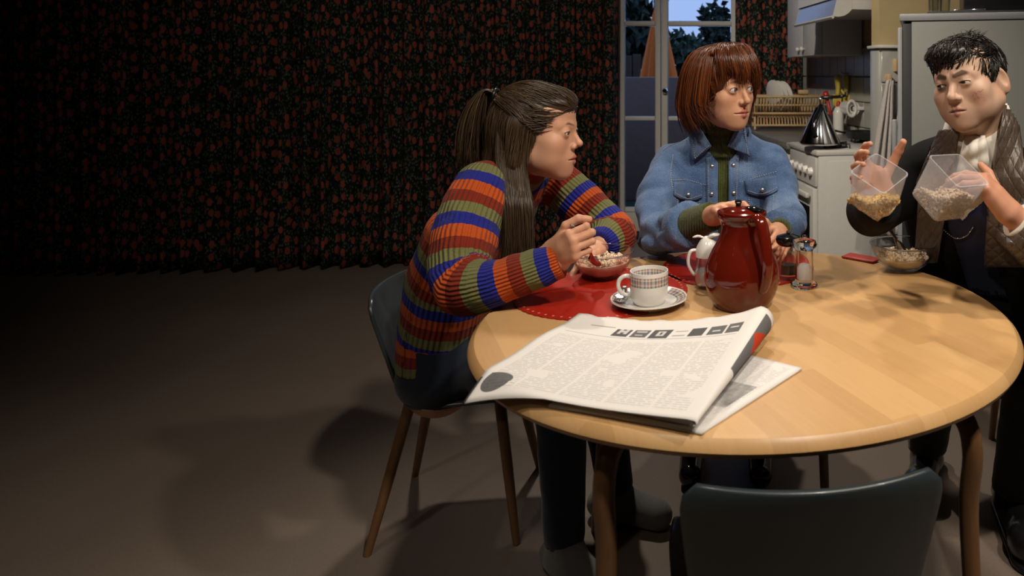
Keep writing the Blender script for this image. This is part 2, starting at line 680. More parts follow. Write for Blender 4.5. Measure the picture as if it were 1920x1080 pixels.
# ---- outside the window
MAT['garden_wall'] = plain('garden_wall_render', (0.36, 0.235, 0.20), 0.9, var=0.15)
a = at(1100, 145, 7.0)
o = rbox('garden_wall', (-0.9, 7.05, a.z / 2), (4.2, 0.12, a.z), MAT['garden_wall'], None, 0.01)
tag(o, 'low violet-grey rendered wall outside the window', 'wall')
MAT['ground'] = plain('garden_ground', (0.03, 0.04, 0.025), 0.95)
tag(slab('garden_ground', [(-8, 5, 5.62, 16, -0.1, -0.001)], MAT['ground']), 'dark garden ground outside the window')
MAT['leaf'] = plain('tree_leaf', (0.018, 0.034, 0.020), 0.6, var=0.4, scale=5)
MAT['leaf2'] = plain('shrub_leaf', (0.045, 0.085, 0.055), 0.6, var=0.4, scale=5)
MAT['bark'] = plain('tree_bark', (0.035, 0.026, 0.02), 0.9)
MAT['fence'] = wood('fence_wood', (0.12, 0.09, 0.065), (0.06, 0.045, 0.03), 0.9, (20, 20, 2))
MAT['parasol'] = plain('parasol_cloth', (0.85, 0.19, 0.02), 0.8, var=0.15)


def tree(name, blobs, base, label, leafmat, n, size, seed, droop=0.0):
    r = np.random.default_rng(seed)
    root = empty(name, base, label, 'tree')
    mb = MB()
    top = np.mean([b[0] for b in blobs], axis=0)
    b0 = np.array(base, float)
    mb.tube(spline([b0, b0 * 0.5 + top * 0.5 + np.array([0.03, 0, 0]), top], 8), np.linspace(0.06, 0.02, 8), 8)
    for c, rad in blobs:
        mb.tube([top * 0.6 + b0 * 0.4, np.array(c)], [0.025, 0.008], 6)
    mb.build('trunk', MAT['bark'], root, True)
    V, fs = [], []
    tot = sum(b[1][0] * b[1][2] for b in blobs)
    for c, rad in blobs:
        m = int(n * rad[0] * rad[2] / tot)
        for i in range(m):
            d = r.normal(size=3)
            d /= np.linalg.norm(d)
            p = np.array(c) + d * np.array(rad) * r.uniform(0.3, 1.0) ** 0.5
            ax = r.normal(size=3) + np.array([0, 0, -droop])
            ax /= np.linalg.norm(ax)
            sd = np.cross(ax, r.normal(size=3))
            sd /= np.linalg.norm(sd)
            l = size * r.uniform(0.6, 1.3)
            w = l * 0.32
            k = len(V)
            up = np.cross(ax, sd) * w * 0.25
            V += [p, p + ax * l * .4 + sd * w + up, p + ax * l, p + ax * l * .4 - sd * w + up]
            fs += [(k, k + 1, k + 2), (k, k + 2, k + 3)]
    tag(raw('foliage', V, fs, leafmat, root, False), kind='stuff')
    return root


def w3(u, v, Y):
    p = at(u, v, Y)
    return (p.x, p.y, p.z)


tree('garden_tree', [(w3(1185, 5, 9.0), (.32, .3, .30)), (w3(1200, 75, 9.0), (.2, .3, .35)), (w3(1170, 60, 9.0), (.3, .3, .5))], (-1.5, 9.0, 0), 'drooping dark tree behind the furled orange parasol', MAT['leaf'], 800, 0.20, 1, 1.2)
tree('garden_tree', [(w3(1342, 38, 9.6), (.20, .3, .22)), (w3(1345, 95, 9.6), (.30, .3, .34)), (w3(1320, 120, 9.6), (.36, .3, .25))], (-0.45, 9.6, 0), 'dark round-topped tree standing against the blue dusk sky', MAT['leaf'], 1500, 0.12, 2)
tree('garden_shrub', [(w3(1275, 105, 8.6), (.28, .3, .24)), (w3(1300, 92, 8.6), (.15, .2, .16)), (w3(1262, 80, 8.6), (.12, .2, .16))], (-0.8, 8.6, 0), 'lighter leafy shrub to the side of the furled parasol', MAT['leaf2'], 620, 0.13, 4)
fe = empty('garden_fence', (-1.4, 8.3, 0), 'weathered board fence beyond the violet-grey garden wall', 'fence')
for i in range(14):
    x = -2.4 + i * 0.115
    rbox('board', (x, 8.3 + random.uniform(-.01, .01), 0.72 + random.uniform(-.03, .03)), (0.1, 0.02, 1.44), MAT['fence'], fe, 0.004, 1)
pr = empty('parasol', at(1236, 600, 7.8).xy.to_3d(), 'furled orange garden parasol seen through the window', 'parasol')
mb = MB()
apex = at(1234, 12, 7.8)
zb = 0.75
n, mrow = 40, 14
V, fs = [], []
for i in range(mrow):
    f = i / (mrow - 1)
    z = apex.z + (zb - apex.z) * f
    for j in range(n):
        a = 2 * math.pi * j / n
        rr = (0.012 + 0.245 * f ** 0.9) * (1 + 0.14 * math.cos(a * 10))
        V.append((apex.x + rr * math.cos(a), apex.y + rr * math.sin(a), z))
for i in range(mrow - 1):
    for j in range(n):
        fs.append((i * n + j, i * n + (j + 1) % n, (i + 1) * n + (j + 1) % n, (i + 1) * n + j))
raw('canopy', V, fs, MAT['parasol'], pr)
MB().tube([(apex.x, apex.y, 0.0), (apex.x, apex.y, apex.z + 0.06)], 0.02, 10).build('pole', MAT['leg_wood'], pr, True)
# ================================================================== kitchen along the right wall
st = empty('cooker', K(0.22, 0.27, 0), 'white enamel gas cooker with control knobs and oven door', 'cooker')
SL = 0.45
kbox('body', 0, SL, 0.012, 0.535, 0.03, 0.845, MAT['white_enamel'], st, 0.006)
kbox('side_panel', -0.004, 0.0, 0.06, 0.535, 0.05, 0.82, MAT['white_enamel'], st, 0.0015)
kbox('hob', -0.004, SL, 0.0, 0.537, 0.845, 0.872, MAT['white_enamel'], st, 0.008)
kbox('control_panel', 0.012, SL - 0.012, 0.0, 0.012, 0.70, 0.835, MAT['white_enamel'], st, 0.003)
dr = kbox('oven_door', 0.012, SL - 0.012, -0.012, 0.012, 0.14, 0.69, MAT['white_enamel'], st, 0.005)
kbox('oven_window', 0.06, SL - 0.06, -0.016, -0.011, 0.28, 0.60, MAT['black_gloss'], dr, 0.002)
kbox('handle', 0.03, SL - 0.03, -0.042, -0.022, 0.645, 0.668, MAT['white_enamel'], dr, 0.005)
for i in range(5):
    mb = MB()
    mb.lathe([(0, 0.022), (0.016, 0.022), (0.019, 0.012), (0.021, 0.0), (0, 0)], 14)
    k = mb.build('knob', MAT['porcelain'], None, True, 40)
    k.rotation_euler = (0, -math.pi / 2, KROT)
    k.location = K(0.07 + i * 0.078, 0.0, 0.765)
    adopt(k, st)
for (d, w) in ((0.12, 0.14), (0.34, 0.14), (0.12, 0.38), (0.34, 0.38)):
    mb = MB()
    mb.lathe([(0, .014), (.03, .014), (.032, .006), (.06, .004), (.06, 0), (0, 0)], 20, K(d, w, .872))
    mb.build('burner', MAT['black'], st, True, 40)
    mb = MB()
    for a in range(4):
        q = math.pi / 4 + a * math.pi / 2
        c = K(d, w, .89)
        mb.tube([(c.x + .02 * math.cos(q), c.y + .02 * math.sin(q), .893), (c.x + .085 * math.cos(q), c.y + .085 * math.sin(q), .893), (c.x + .085 * math.cos(q), c.y + .085 * math.sin(q), .873)], 0.004, 6)
    mb.build('pan_support', MAT['black'], st, True)

cb = empty('base_cabinet', K(1.0, 0.27, 0), 'white base cabinet under the grey speckled worktop', 'cabinet')
kbox('carcass', SL + .005, 1.80, 0.02, 0.535, 0.0, 0.83, MAT['white_paint'], cb, 0.004)
for i in range(3):
    d0 = SL + .015 + i * 0.445
    dd = kbox('door', d0, d0 + 0.43, 0.0, 0.02, 0.1, 0.80, MAT['white_paint'], cb, 0.004)
    mb = MB().lathe([(0, .02), (.012, .018), (.012, .008), (.006, 0), (0, 0)], 12)
    k = mb.build('knob', MAT['porcelain'], None, True)
    k.rotation_euler = (0, -math.pi / 2, KROT)
    k.location = K(d0 + .06, 0.0, .72)
    adopt(k, dd)


def granite():
    m = NT('worktop_speckle')
    n1 = m.noise(m.coord(), 140, 4, .7)
    m.set(col=m.ramp(n1, [(.35, (.04, .04, .04)), (.55, (.17, .165, .155)), (.75, (.34, .33, .31))]), rough=.3)
    return m.m


MAT['granite'] = granite()
o = kbox('worktop', SL + .004, 1.82, -0.015, 0.537, 0.831, 0.870, MAT['granite'], None, 0.008)
tag(o, 'grey speckled worktop carrying the wooden dish rack', 'worktop')

wc = empty('wall_cabinet', K(1.1, 0.41, 1.34), 'off-white wall cabinet with small round knobs above the dish rack', 'cabinet')
kbox('carcass', 0.77, 1.44, 0.293, 0.537, 1.342, 2.2, MAT['white_paint'], wc, 0.003)
for (d0, d1, kd) in ((0.772, 1.10, 1.06), (1.108, 1.438, 1.15)):
    dd = kbox('door', d0, d1, 0.274, 0.292, 1.342, 2.2, MAT['white_paint'], wc, 0.003)
    mb = MB().lathe([(0, .03), (.012, .028), (.015, .02), (.012, .012), (.006, .006), (.006, 0), (0, 0)], 14)
    k = mb.build('knob', MAT['porcelain'], None, True)
    k.rotation_euler = (0, -math.pi / 2, KROT)
    k.location = K(kd, 0.274, 1.385)
    adopt(k, dd)

# cooker hood
hd = empty('cooker_hood', K(0.6, 0.4, 1.53), 'white cooker hood with a tilted glass visor above the cooker', 'cooker hood')
kbox('body', 0.0, 0.62, 0.178, 0.537, 1.536, 2.15, MAT['white_enamel'], hd, 0.004)


def kprism(name, poly, d0, d1, mat, parent):
    n = len(poly)
    V = [K(d0, w, z) for (w, z) in poly] + [K(d1, w, z) for (w, z) in poly]
    fs = [tuple(range(n))[::-1], tuple(range(n, 2 * n))] + [(i, (i + 1) % n, n + (i + 1) % n, n + i) for i in range(n)]
    return raw(name, V, fs, mat, parent, False)


cheek = [(0.178, 1.66), (0.178, 1.536), (0.160, 1.518), (0.140, 1.506), (0.112, 1.500), (0.084, 1.502), (0.106, 1.59), (0.14, 1.66)]
for (d0, d1) in ((0.0, 0.008), (0.612, 0.62)):
    kprism('visor_cheek', cheek, d0, d1, MAT['white_enamel'], hd)
MAT['visor_glass'] = plain('visor_glass', (0.16, 0.18, 0.26), 0.12, spec=0.6)
kprism('visor', [(0.083, 1.500), (0.088, 1.498), (0.114, 1.595), (0.109, 1.597)], 0.009, 0.611, MAT['visor_glass'], hd)
kprism('visor_rail', [(0.074, 1.498), (0.082, 1.489), (0.090, 1.497), (0.083, 1.506)], -0.002, 0.622, MAT['white_enamel'], hd)
kprism('fascia', [(0.098, 1.592), (0.178, 1.592), (0.178, 1.75), (0.112, 1.75)], -0.004, 0.624, MAT['white_enamel'], hd)

# kettle
kc = on(1537, 270, 0.893)
ke = empty('kettle', kc, 'conical chrome kettle with a black handle on the cooker', 'kettle')
MB().lathe([(0, 0), (.092, 0), (.098, .006), (.097, .014), (.030, .160), (.026, .168), (0, .171)], 44, kc).build('body', MAT['chrome'], ke, True, 35)
MB().lathe([(0, .168), (.022, .168), (.022, .174), (.012, .180), (0, .182)], 24, kc).build('lid', MAT['black_gloss'], ke, True, 35)
hp = [kc + Vector(p) for p in ((-.030, -.085, .045), (-.034, -.075, .085), (-.022, -.055, .13), (.0, -.028, .165), (.004, -.008, .185))]
MB().tube(spline([tuple(p) for p in hp], 16), np.interp(np.linspace(0, 1, 16), [0, .5, 1], [.012, .014, .012]), 10).build('grip', MAT['black_gloss'], ke, True)
MB().tube([tuple(kc + Vector(p)) for p in ((.004, -.008, .18), (.002, -.008, .212), (.006, -.008, .224))], [.006, .006, .008], 10).build('stem', MAT['chrome'], ke, True)
hb_ = [kc + Vector(p) for p in ((.006, -.008, .224), (.05, -.008, .226), (.10, -.006, .228), (.125, -.006, .236))]
ar = MB().tube(spline([tuple(p) for p in hb_], 12), .0075, 8).build('handle', MAT['black_gloss'], ke, True)
MB().lathe([(0, .009), (.006, .006), (.009, 0), (.006, -.006), (0, -.009)], 14, kc + Vector((.127, -.006, .246))).build('whistle', MAT['chrome'], ar, True)

pc = K(0.335, 0.365, 0.894)
pn = empty('frying_pan', pc, 'black frying pan on the rear ring of the cooker', 'pan')
MB().lathe([(0, 0), (.075, 0), (.098, .035), (.101, .037), (.096, .037), (.073, .005), (0, .005)], 36, pc).build('pan_body', MAT['black'], pn, True, 40)
hd0 = pc + Vector((-.095, -.02, .03))
MB().tube([tuple(hd0), tuple(pc + Vector((-.16, -.045, .045))), tuple(pc + Vector((-.24, -.07, .052)))], [.008, .010, .011], 8, flat=.6).build('handle', MAT['black'], pn, True)

# dish rack on the worktop
rc = Vector((0.285, 4.74, 0.872))
rk = empty('dish_rack', rc, 'folding wooden dish rack with two rows of dowels on the worktop', 'dish rack')


def rp(x, y, z):
    return (rc.x + x, rc.y + y, rc.z + z)


RW = 0.225
for x in (-RW, RW):
    MB().tube([rp(x, -.11, 0.004), rp(x, .13, .225)], 0.008, 6).build('side_rail', MAT['rack_wood'], rk, True)
    MB().tube([rp(x * .96, .12, 0.004), rp(x * .96, -.14, .225)], 0.008, 6).build('side_rail', MAT['rack_wood'], rk, True)
for (y, z) in ((-.135, .215), (.12, .215), (-.03, .095), (.02, .075), (-.09, .03), (.09, .03), (-.085, .16), (-.06, .105)):
    MB().tube([rp(-RW - .02, y, z), rp(RW + .02, y, z)], 0.0075, 6).build('cross_rail', MAT['rack_wood'], rk, True)
dm = None
for i in range(22):
    x = -RW + .02 + i * (2 * RW - .04) / 21
    for (a, b) in (((-.135, .215), (-.03, .095)), ((.12, .215), (.02, .075)), ((-.03, .085), (-.09, .03))):
        MB().tube([rp(x, *a), rp(x, *b)], 0.0048, 5).build('dowel', MAT['rack_wood'], rk, True)
for i, (dx, r) in enumerate(((-.105, .105), (-.075, .10), (-.045, .098))):
    mb = MB().lathe([(0, 0), (r * .6, .001), (r, .014), (r * 1.0, .018), (r * .6, .006), (0, .005)], 36)
    p = mb.build('plate', MAT['porcelain'], None, True, 50)
    p.rotation_euler = (math.radians(8), math.radians(78), math.radians(38))
    p.location = rp(dx, -.03, .215)
    tag(p, ['large white plate leaning at the outer end of the dish rack', 'middle white plate of three upright in the dish rack', 'innermost white plate upright in the dish rack'][i], 'plate', 'plates in the dish rack')
p = rbox('sponge', rp(.1, .12, .239), (.07, .045, .03), MAT['rack_wood'], None, .008)
tag(p, 'small tan sponge lying on top of the dish rack', 'sponge')

# things behind the cooker
def kthing(name, pos, prof, mat, label, cat, n=24):
    o = MB().lathe(prof, n, pos).build(name, mat, None, True, 45)
    return tag(o, label, cat)


bp = K(0.88, 0.43, 0.871)
be = empty('squeezy_bottle', bp, 'white plastic washing-up bottle on the worktop', 'bottle')
MB().lathe([(0, 0), (.03, 0), (.032, .01), (.032, .13), (.022, .155), (.013, .165), (0, .166)], 24, bp).build('body', MAT['porcelain'], be, True, 45)
MB().lathe([(0, .165), (.013, .165), (.012, .19), (.007, .198), (0, .198)], 16, bp).build('cap', MAT['red_felt'], be, True, 45)
jp = K(0.97, 0.425, 0.871)
o = MB().lathe([(0, 0), (.045, 0), (.047, .004), (.047, .11), (.044, .11), (.044, .006), (0, .006)], 28, jp).build('utensil_jar', MAT['dark_trim'], None, True, 45)
tag(o, 'dark round jar holding the red washing-up brush', 'jar')
br = empty('washing_up_brush', jp, 'red washing-up brush standing in the dark jar', 'brush')
b0 = jp + Vector((.012, 0, .012))
b1 = jp + Vector((-.035, -.02, .21))
MB().tube([tuple(b0), tuple(b1)], [.007, .010], 8).build('handle', MAT['red_plastic'], br, True)
MB().tube([tuple(b1), tuple(b1 + Vector((-.012, -.01, .04)))], [.02, .017], 10).build('brush_head', MAT['red_plastic'], br, True)
# rubber gloves hanging from a hook
gp = K(1.0, 0.50, 1.205)
ge = empty('rubber_gloves', gp, 'yellow rubber gloves hanging on the wall under the cabinet', 'gloves')
for sgn in (0, 1):
    mb = MB()
    o0 = gp + Vector((-.035 + .055 * sgn, -.03 * (1 - sgn), 0))
    mb.tube(spline([tuple(o0 + Vector(q)) for q in ((0, 0, .02), (0.005, 0, -.05), (.0, -.005, -.11))], 8), [.034, .038, .038, .036, .032, .03, .03, .026], 12, flat=.5)
    for f in range(4):
        mb.tube(spline([tuple(o0 + Vector(q)) for q in ((-.02 + f * .013, -.005, -.10), (-.022 + f * .013, -.012, -.15 - .01 * (f % 2)), (-.018 + f * .012, -.012, -.19 + .012 * abs(f - 1.5)))], 6), [.0085, .0085, .008, .008, .007, .004], 7)
    mb.tube(spline([tuple(o0 + Vector(q)) for q in ((.022, 0, -.07), (.042, -.01, -.10), (.045, -.01, -.13))], 6), [.009, .009, .008, .008, .007, .004], 7)
    mb.build('glove', MAT['yellow'], ge, True)
MB().tube([tuple(K(1.0, .545, 1.235)), tuple(gp + Vector((0, 0, .03))), tuple(gp + Vector((-.01, 0, .045)))], .004, 6).build('hook', MAT['steel'], ge, True)
# roll holder
rp0 = K(0.80, 0.47, 1.03)
re_ = empty('paper_roll', rp0, 'white paper roll with an oval end plate on the tiled wall', 'paper roll')
mb = MB().lathe([(.018, -.06), (.042, -.06), (.042, .06), (.018, .06)], 28, closed=True)
o = mb.build('roll', MAT['porcelain'], None, True, 40)
o.rotation_euler = (math.pi / 2, 0, KROT)
o.location = rp0
adopt(o, re_)
mb = MB().lathe([(.016, 0), (.03, .004), (.034, .0), (.03, -.004)], 24, closed=True)
o = mb.build('end_plate', MAT['porcelain'], None, True)
o.scale = (1, 1.6, 1)
o.rotation_euler = (math.pi / 2, 0, KROT)
o.location = K(0.735, 0.46, 1.03)
adopt(o, re_)
kbox('bracket', .735, .75, .47, .538, 1.02, 1.04, MAT['porcelain'], re_, .003)


# towels on hooks
def towel(d, w, ztop, zbot, spread, label, seed):
    r = np.random.default_rng(seed)
    top = K(d, w, ztop)
    root = empty('tea_towel', top, label, 'towel', 'tea towels on the tiled wall')
    n, m = 40, 30
    V, fs = [], []
    for i in range(m):
        f = i / (m - 1)
        z = ztop + (zbot - ztop) * f
        wd = 0.012 + spread * f ** 0.8
        for j in range(n):
            s = j / (n - 1) * 2 - 1
            off = 0.022 * math.sin(s * 9 + seed + 1.2 * f) * min(1, f * 3 + .25) + .012 * math.sin(s * 19 + seed * 2)
            p = K(d - 0.035 - 0.5 * off, w + s * wd - .06 * f, z + .006 * math.sin(s * 7))
            V.append(p)
    for i in range(m - 1):
        for j in range(n - 1):
            fs.append((i * n + j, i * n + j + 1, (i + 1) * n + j + 1, (i + 1) * n + j))
    o = raw('cloth', V, fs, MAT['towel'], root)
    o.modifiers.new('t', 'SOLIDIFY').thickness = 0.006
    kbox('hook', d - .04, d + .01, w - .010, w + .010, ztop - .005, ztop + .03, MAT['rack_wood'], root, .004)


towel(-0.14, 0.292, 1.20, 0.55, 0.055, 'pale tea towel hanging beside the cooker, further from the fridge', 2)
towel(-0.14, 0.375, 1.235, 0.50, 0.05, 'pale tea towel hanging right beside the fridge door', 5)
hk = kbox('wall_hook', -.165, -.138, .322, .338, 1.24, 1.30, MAT['rack_wood'], None, .006)
tag(hk, 'small wooden hook on the tiles above the tea towels', 'hook')

# ---- fridge
FA = -0.235
FR = Matrix.Rotation(FA, 3, 'Z')
fo = Vector((0.640, 2.80, 0))


def fb(name, x0, x1, y0, y1, z0, z1, mat, parent, bev=.004):
    c = fo + FR @ Vector(((x0 + x1) / 2, (y0 + y1) / 2, (z0 + z1) / 2))
    return rbox(name, c, (x1 - x0, y1 - y0, z1 - z0), mat, parent, bev, 2, FR)


fr = empty('fridge', fo + FR @ Vector((.3, .28, 0)), 'tall light grey fridge standing at the end of the kitchen', 'fridge')
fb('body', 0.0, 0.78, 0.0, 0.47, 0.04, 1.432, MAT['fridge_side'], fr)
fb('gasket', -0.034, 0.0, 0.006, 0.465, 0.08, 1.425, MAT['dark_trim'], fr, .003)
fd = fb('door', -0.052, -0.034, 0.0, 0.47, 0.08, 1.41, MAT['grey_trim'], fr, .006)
fb('handle', -0.075, -0.055, 0.04, 0.065, .75, 1.05, MAT['grey_trim'], fd, .005)
fb('top_panel', -0.045, 0.78, -0.006, 0.475, 1.434, 1.462, MAT['grey_trim'], fr, .005)
fb('plinth', 0.0, 0.77, 0.02, 0.46, 0, 0.04, MAT['dark_trim'], fr, .003)
tr = fb('tray', 0.06, 0.74, 0.06, 0.44, 1.463, 1.475, MAT['dark_trim'], None, .004)
tag(tr, 'dark flat tray lying on top of the fridge', 'tray')
o = fb('black_box', 0.2, 0.72, 0.1, 0.42, 1.476, 1.62, MAT['black'], None, .006)
tag(o, 'black box on the tray on top of the fridge', 'box')
o = fb('knife', 0.16, 0.28, 0.07, 0.082, 1.476, 1.482, MAT['chrome'], None, .002)
tag(o, 'shiny flat knife lying on the tray on the fridge', 'knife')
for i, (x, y, h) in enumerate(((.085, .09, .085), (.13, .16, .10), (.10, .23, .09))):
    c = fo + FR @ Vector((x, y, 1.476))
    o = MB().lathe([(0, 0), (.02, 0), (.024, h), (.022, h), (.018, .008), (0, .008)], 20, c).build('tumbler', MAT['glass'], None, True, 40)
    tag(o, ['small clear tumbler by the edge of the tray on the fridge', 'tallest clear tumbler on the tray on the fridge', 'clear tumbler at the back of the tray on the fridge'][i], 'glass', 'tumblers on the fridge')
# ================================================================== table
TC = np.array([0.0, 1.562])
TR, TZ = 0.56, 0.72
tb = empty('round_table', (TC[0], TC[1], 0), 'round beech table with bent wooden legs laid for breakfast', 'table')
o = MB().lathe([(0, TZ), (TR - .022, TZ), (TR - .012, TZ - .002), (TR - .003, TZ - .010), (TR, TZ - .018), (TR - .004, TZ - .026), (TR - .02, TZ - .031), (0, TZ - .031)], 128, (TC[0], TC[1], 0)).build('table_top', MAT['table'], tb, True, 30)
for ang in (-44, -114, 66, 136):
    a = math.radians(ang)
    dx, dy = math.cos(a), math.sin(a)

    def q(r, z):
        return (TC[0] + dx * r, TC[1] + dy * r, z)
    path = spline([q(.36, .682), q(.45, .677), q(.505, .655), q(.522, .60), q(.515, .5), q(.528, .3), q(.56, .0)], 28)
    rad = np.interp(np.linspace(0, 1, 28), [0, .3, .6, 1], [.015, .0175, .0165, .013])
    MB().tube(path, rad, 12).build('leg', MAT['leg_wood'], tb, True, 60)
MB().lathe([(.33, .689), (.385, .689), (.385, .664), (.33, .664)], 64, (TC[0], TC[1], 0), closed=True).build('apron_ring', MAT['leg_wood'], tb, True, 40)


# ================================================================== chairs
def chair_shell():
    prof = spline([(.205, .352), (.195, .372), (.12, .385), (.0, .378), (-.09, .374), (-.145, .392), (-.178, .44), (-.20, .52), (-.222, .60), (-.240, .668)], 34)
    m = len(prof)
    tt = np.linspace(0, 1, m)
    half = np.interp(tt, [0, .08, .25, .45, .56, .68, .82, .93, .975, 1.0], [.150, .185, .198, .190, .160, .166, .180, .188, .184, .165])
    n = 25
    V, fs = [], []
    T = np.gradient(prof, axis=0)
    T /= np.linalg.norm(T, axis=1)[:, None]
    for i in range(m):
        nx, nz = -T[i, 1], T[i, 0]
        if nz < 0 and tt[i] < .4:
            nx, nz = -nx, -nz
        for j in range(n):
            s = j / (n - 1) * 2 - 1
            y = s * half[i]
            back = np.interp(tt[i], [0, .45, .65, 1], [0, 0, 1, 1])
            lift = 0.010 * s * s * (1 - back) * min(1, tt[i] * 6)
            V.append((prof[i, 0] + back * .038 * s * s, y, prof[i, 1] + lift))
    for i in range(m - 1):
        for j in range(n - 1):
            fs.append((i * n + j, i * n + j + 1, (i + 1) * n + j + 1, (i + 1) * n + j))
    return V, fs


_sv, _sf = chair_shell()


def make_chair(loc, rotz, label):
    root = empty('dining_chair', loc, label, 'chair', 'slate grey shell chairs', math.radians(rotz))
    sh = raw('seat_shell', _sv, _sf, MAT['chair_paint'], root, True, local=True)
    sd = sh.modifiers.new('thickness', 'SOLIDIFY')
    sd.thickness = .011
    sd.offset = 0
    bv = sh.modifiers.new('round', 'BEVEL')
    bv.width = .004
    bv.segments = 2
    bv.limit_method = 'ANGLE'
    bv.angle_limit = math.radians(50)
    for sx in (1, -1):
        for sy in (1, -1):
            top = (sx * .115 - .01, sy * .105, .366)
            ft = (.165 if sx > 0 else -.205, sy * .185, 0.0)
            MB().tube([top, tuple(np.array(top) * .5 + np.array(ft) * .5), ft], [.0155, .014, .010], 12).build('leg', MAT['leg_wood'], root, True, 60, local=True)
    mb = MB()
    for sy in (1, -1):
        mb.tube([(.12, sy * .105, .362), (-.13, sy * .105, .362)], .009, 8)
    mb.tube([(.0, .115, .362), (.0, -.115, .362)], .009, 8)
    mb.build('under_frame', MAT['dark_trim'], root, True, local=True)
    return root


gc = make_chair((-.785, 2.06, 0), 7, 'slate grey shell chair under the girl in the striped jumper')
gc.scale = (1, 1, .965)
make_chair((.072, 1.213, 0), 97, 'empty slate grey shell chair pushed under the table by the newspaper')
make_chair((.80, 2.17, 0), 222, 'slate grey shell chair under the man pouring cereal')
make_chair((-.06, 2.56, 0), 268, 'slate grey shell chair under the woman in the denim jacket')


# ================================================================== things on the table
def scallop_mat_material():
    m = NT('red_placemat')
    co = m.coord()
    sp = m.n('ShaderNodeSeparateXYZ')
    m.l(co, sp.inputs[0])
    ang = m.math('ARCTAN2', sp.outputs[1], sp.outputs[0])
    r = m.math('SQRT', m.math('ADD', m.math('MULTIPLY', sp.outputs[0], sp.outputs[0]), m.math('MULTIPLY', sp.outputs[1], sp.outputs[1])))
    k = m.math('MULTIPLY', ang, 60 / (2 * math.pi))
    fr = m.math('SUBTRACT', m.math('FRACT', k), .5)
    fx = m.math('MULTIPLY', fr, 2 * math.pi * .19 / 60)
    fy = m.math('SUBTRACT', r, .187)
    d = m.math('SQRT', m.math('ADD', m.math('MULTIPLY', fx, fx), m.math('MULTIPLY', fy, fy)))
    dot = m.math('LESS_THAN', d, .0028)
    nz = m.noise(co, 40, 3)
    base = m.mix(nz, (.30, .010, .004), (.42, .020, .008))
    m.set(col=m.mix(dot, base, (.60, .30, .16)), rough=.38, spec=.4)
    return m.m


MAT['placemat'] = scallop_mat_material()


def placemat(x, y, label, R=.198):
    n = 240
    V = [(0, 0, .0028)]
    for k in range(n):
        a = 2 * math.pi * k / n
        rr = R + .0022 * abs(math.sin(a * 30)) - .001
        V.append((rr * math.cos(a), rr * math.sin(a), .0028))
    for k in range(n):
        a = 2 * math.pi * k / n
        rr = R + .0022 * abs(math.sin(a * 30)) - .001
        V.append((rr * math.cos(a), rr * math.sin(a), .0))
    fs = [(0, 1 + k, 1 + (k + 1) % n) for k in range(n)] + [(1 + k, 1 + n + k, 1 + n + (k + 1) % n, 1 + (k + 1) % n) for k in range(n)] + [tuple(range(2 * n, n, -1))]
    o = raw('placemat', V, fs, MAT['placemat'], None, False)
    o.location = (x, y, TZ + .0005)
    return tag(o, label, 'placemat', 'red round placemats')


placemat(-.335, 1.69, 'red scalloped placemat under the cereal bowl of the girl')
placemat(-.02, 1.915, 'red scalloped placemat behind the red jug')
nb = rbox('napkin', (.318, 1.992, TZ + .004), (.10, .05, .006), MAT['red_felt'], None, .003, R=Matrix.Rotation(math.radians(-38), 3, 'Z'))
tag(nb, 'folded red napkin at the table edge by the cooker side', 'napkin')


# ---- glass bowls with cereal
MAT['oat'] = plain('oat_flakes', (0.74, 0.57, 0.40), 0.8, var=0.3, scale=60)
MAT['cornflake'] = plain('corn_flakes', (0.74, 0.49, 0.18), 0.7, var=0.35, scale=60)
MAT['raisin'] = plain('raisin', (0.09, 0.04, 0.025), 0.6)


def flakes(name, pts, size, mat, parent, seed, extra=None):
    r = np.random.default_rng(seed)
    V, fs = [], []
    for p in pts:
        a = r.normal(size=3)
        a /= np.linalg.norm(a)
        b = np.cross(a, r.normal(size=3))
        b /= np.linalg.norm(b)
        c = np.cross(a, b)
        s = size * r.uniform(.55, 1.25)
        k = len(V)
        for t in range(6):
            q = t * math.pi / 3
            V.append(np.array(p) + s * (a * math.cos(q) + b * .75 * math.sin(q)) + c * s * .25 * math.cos(2 * q))
        V.append(np.array(p) + c * s * .22)
        V.append(np.array(p) - c * s * .05)
        for t in range(6):
            fs.append((k + t, k + (t + 1) % 6, k + 6))
            fs.append((k + (t + 1) % 6, k + t, k + 7))
    o = raw(name, V, fs, mat, parent, True)
    return tag(o, kind='stuff')


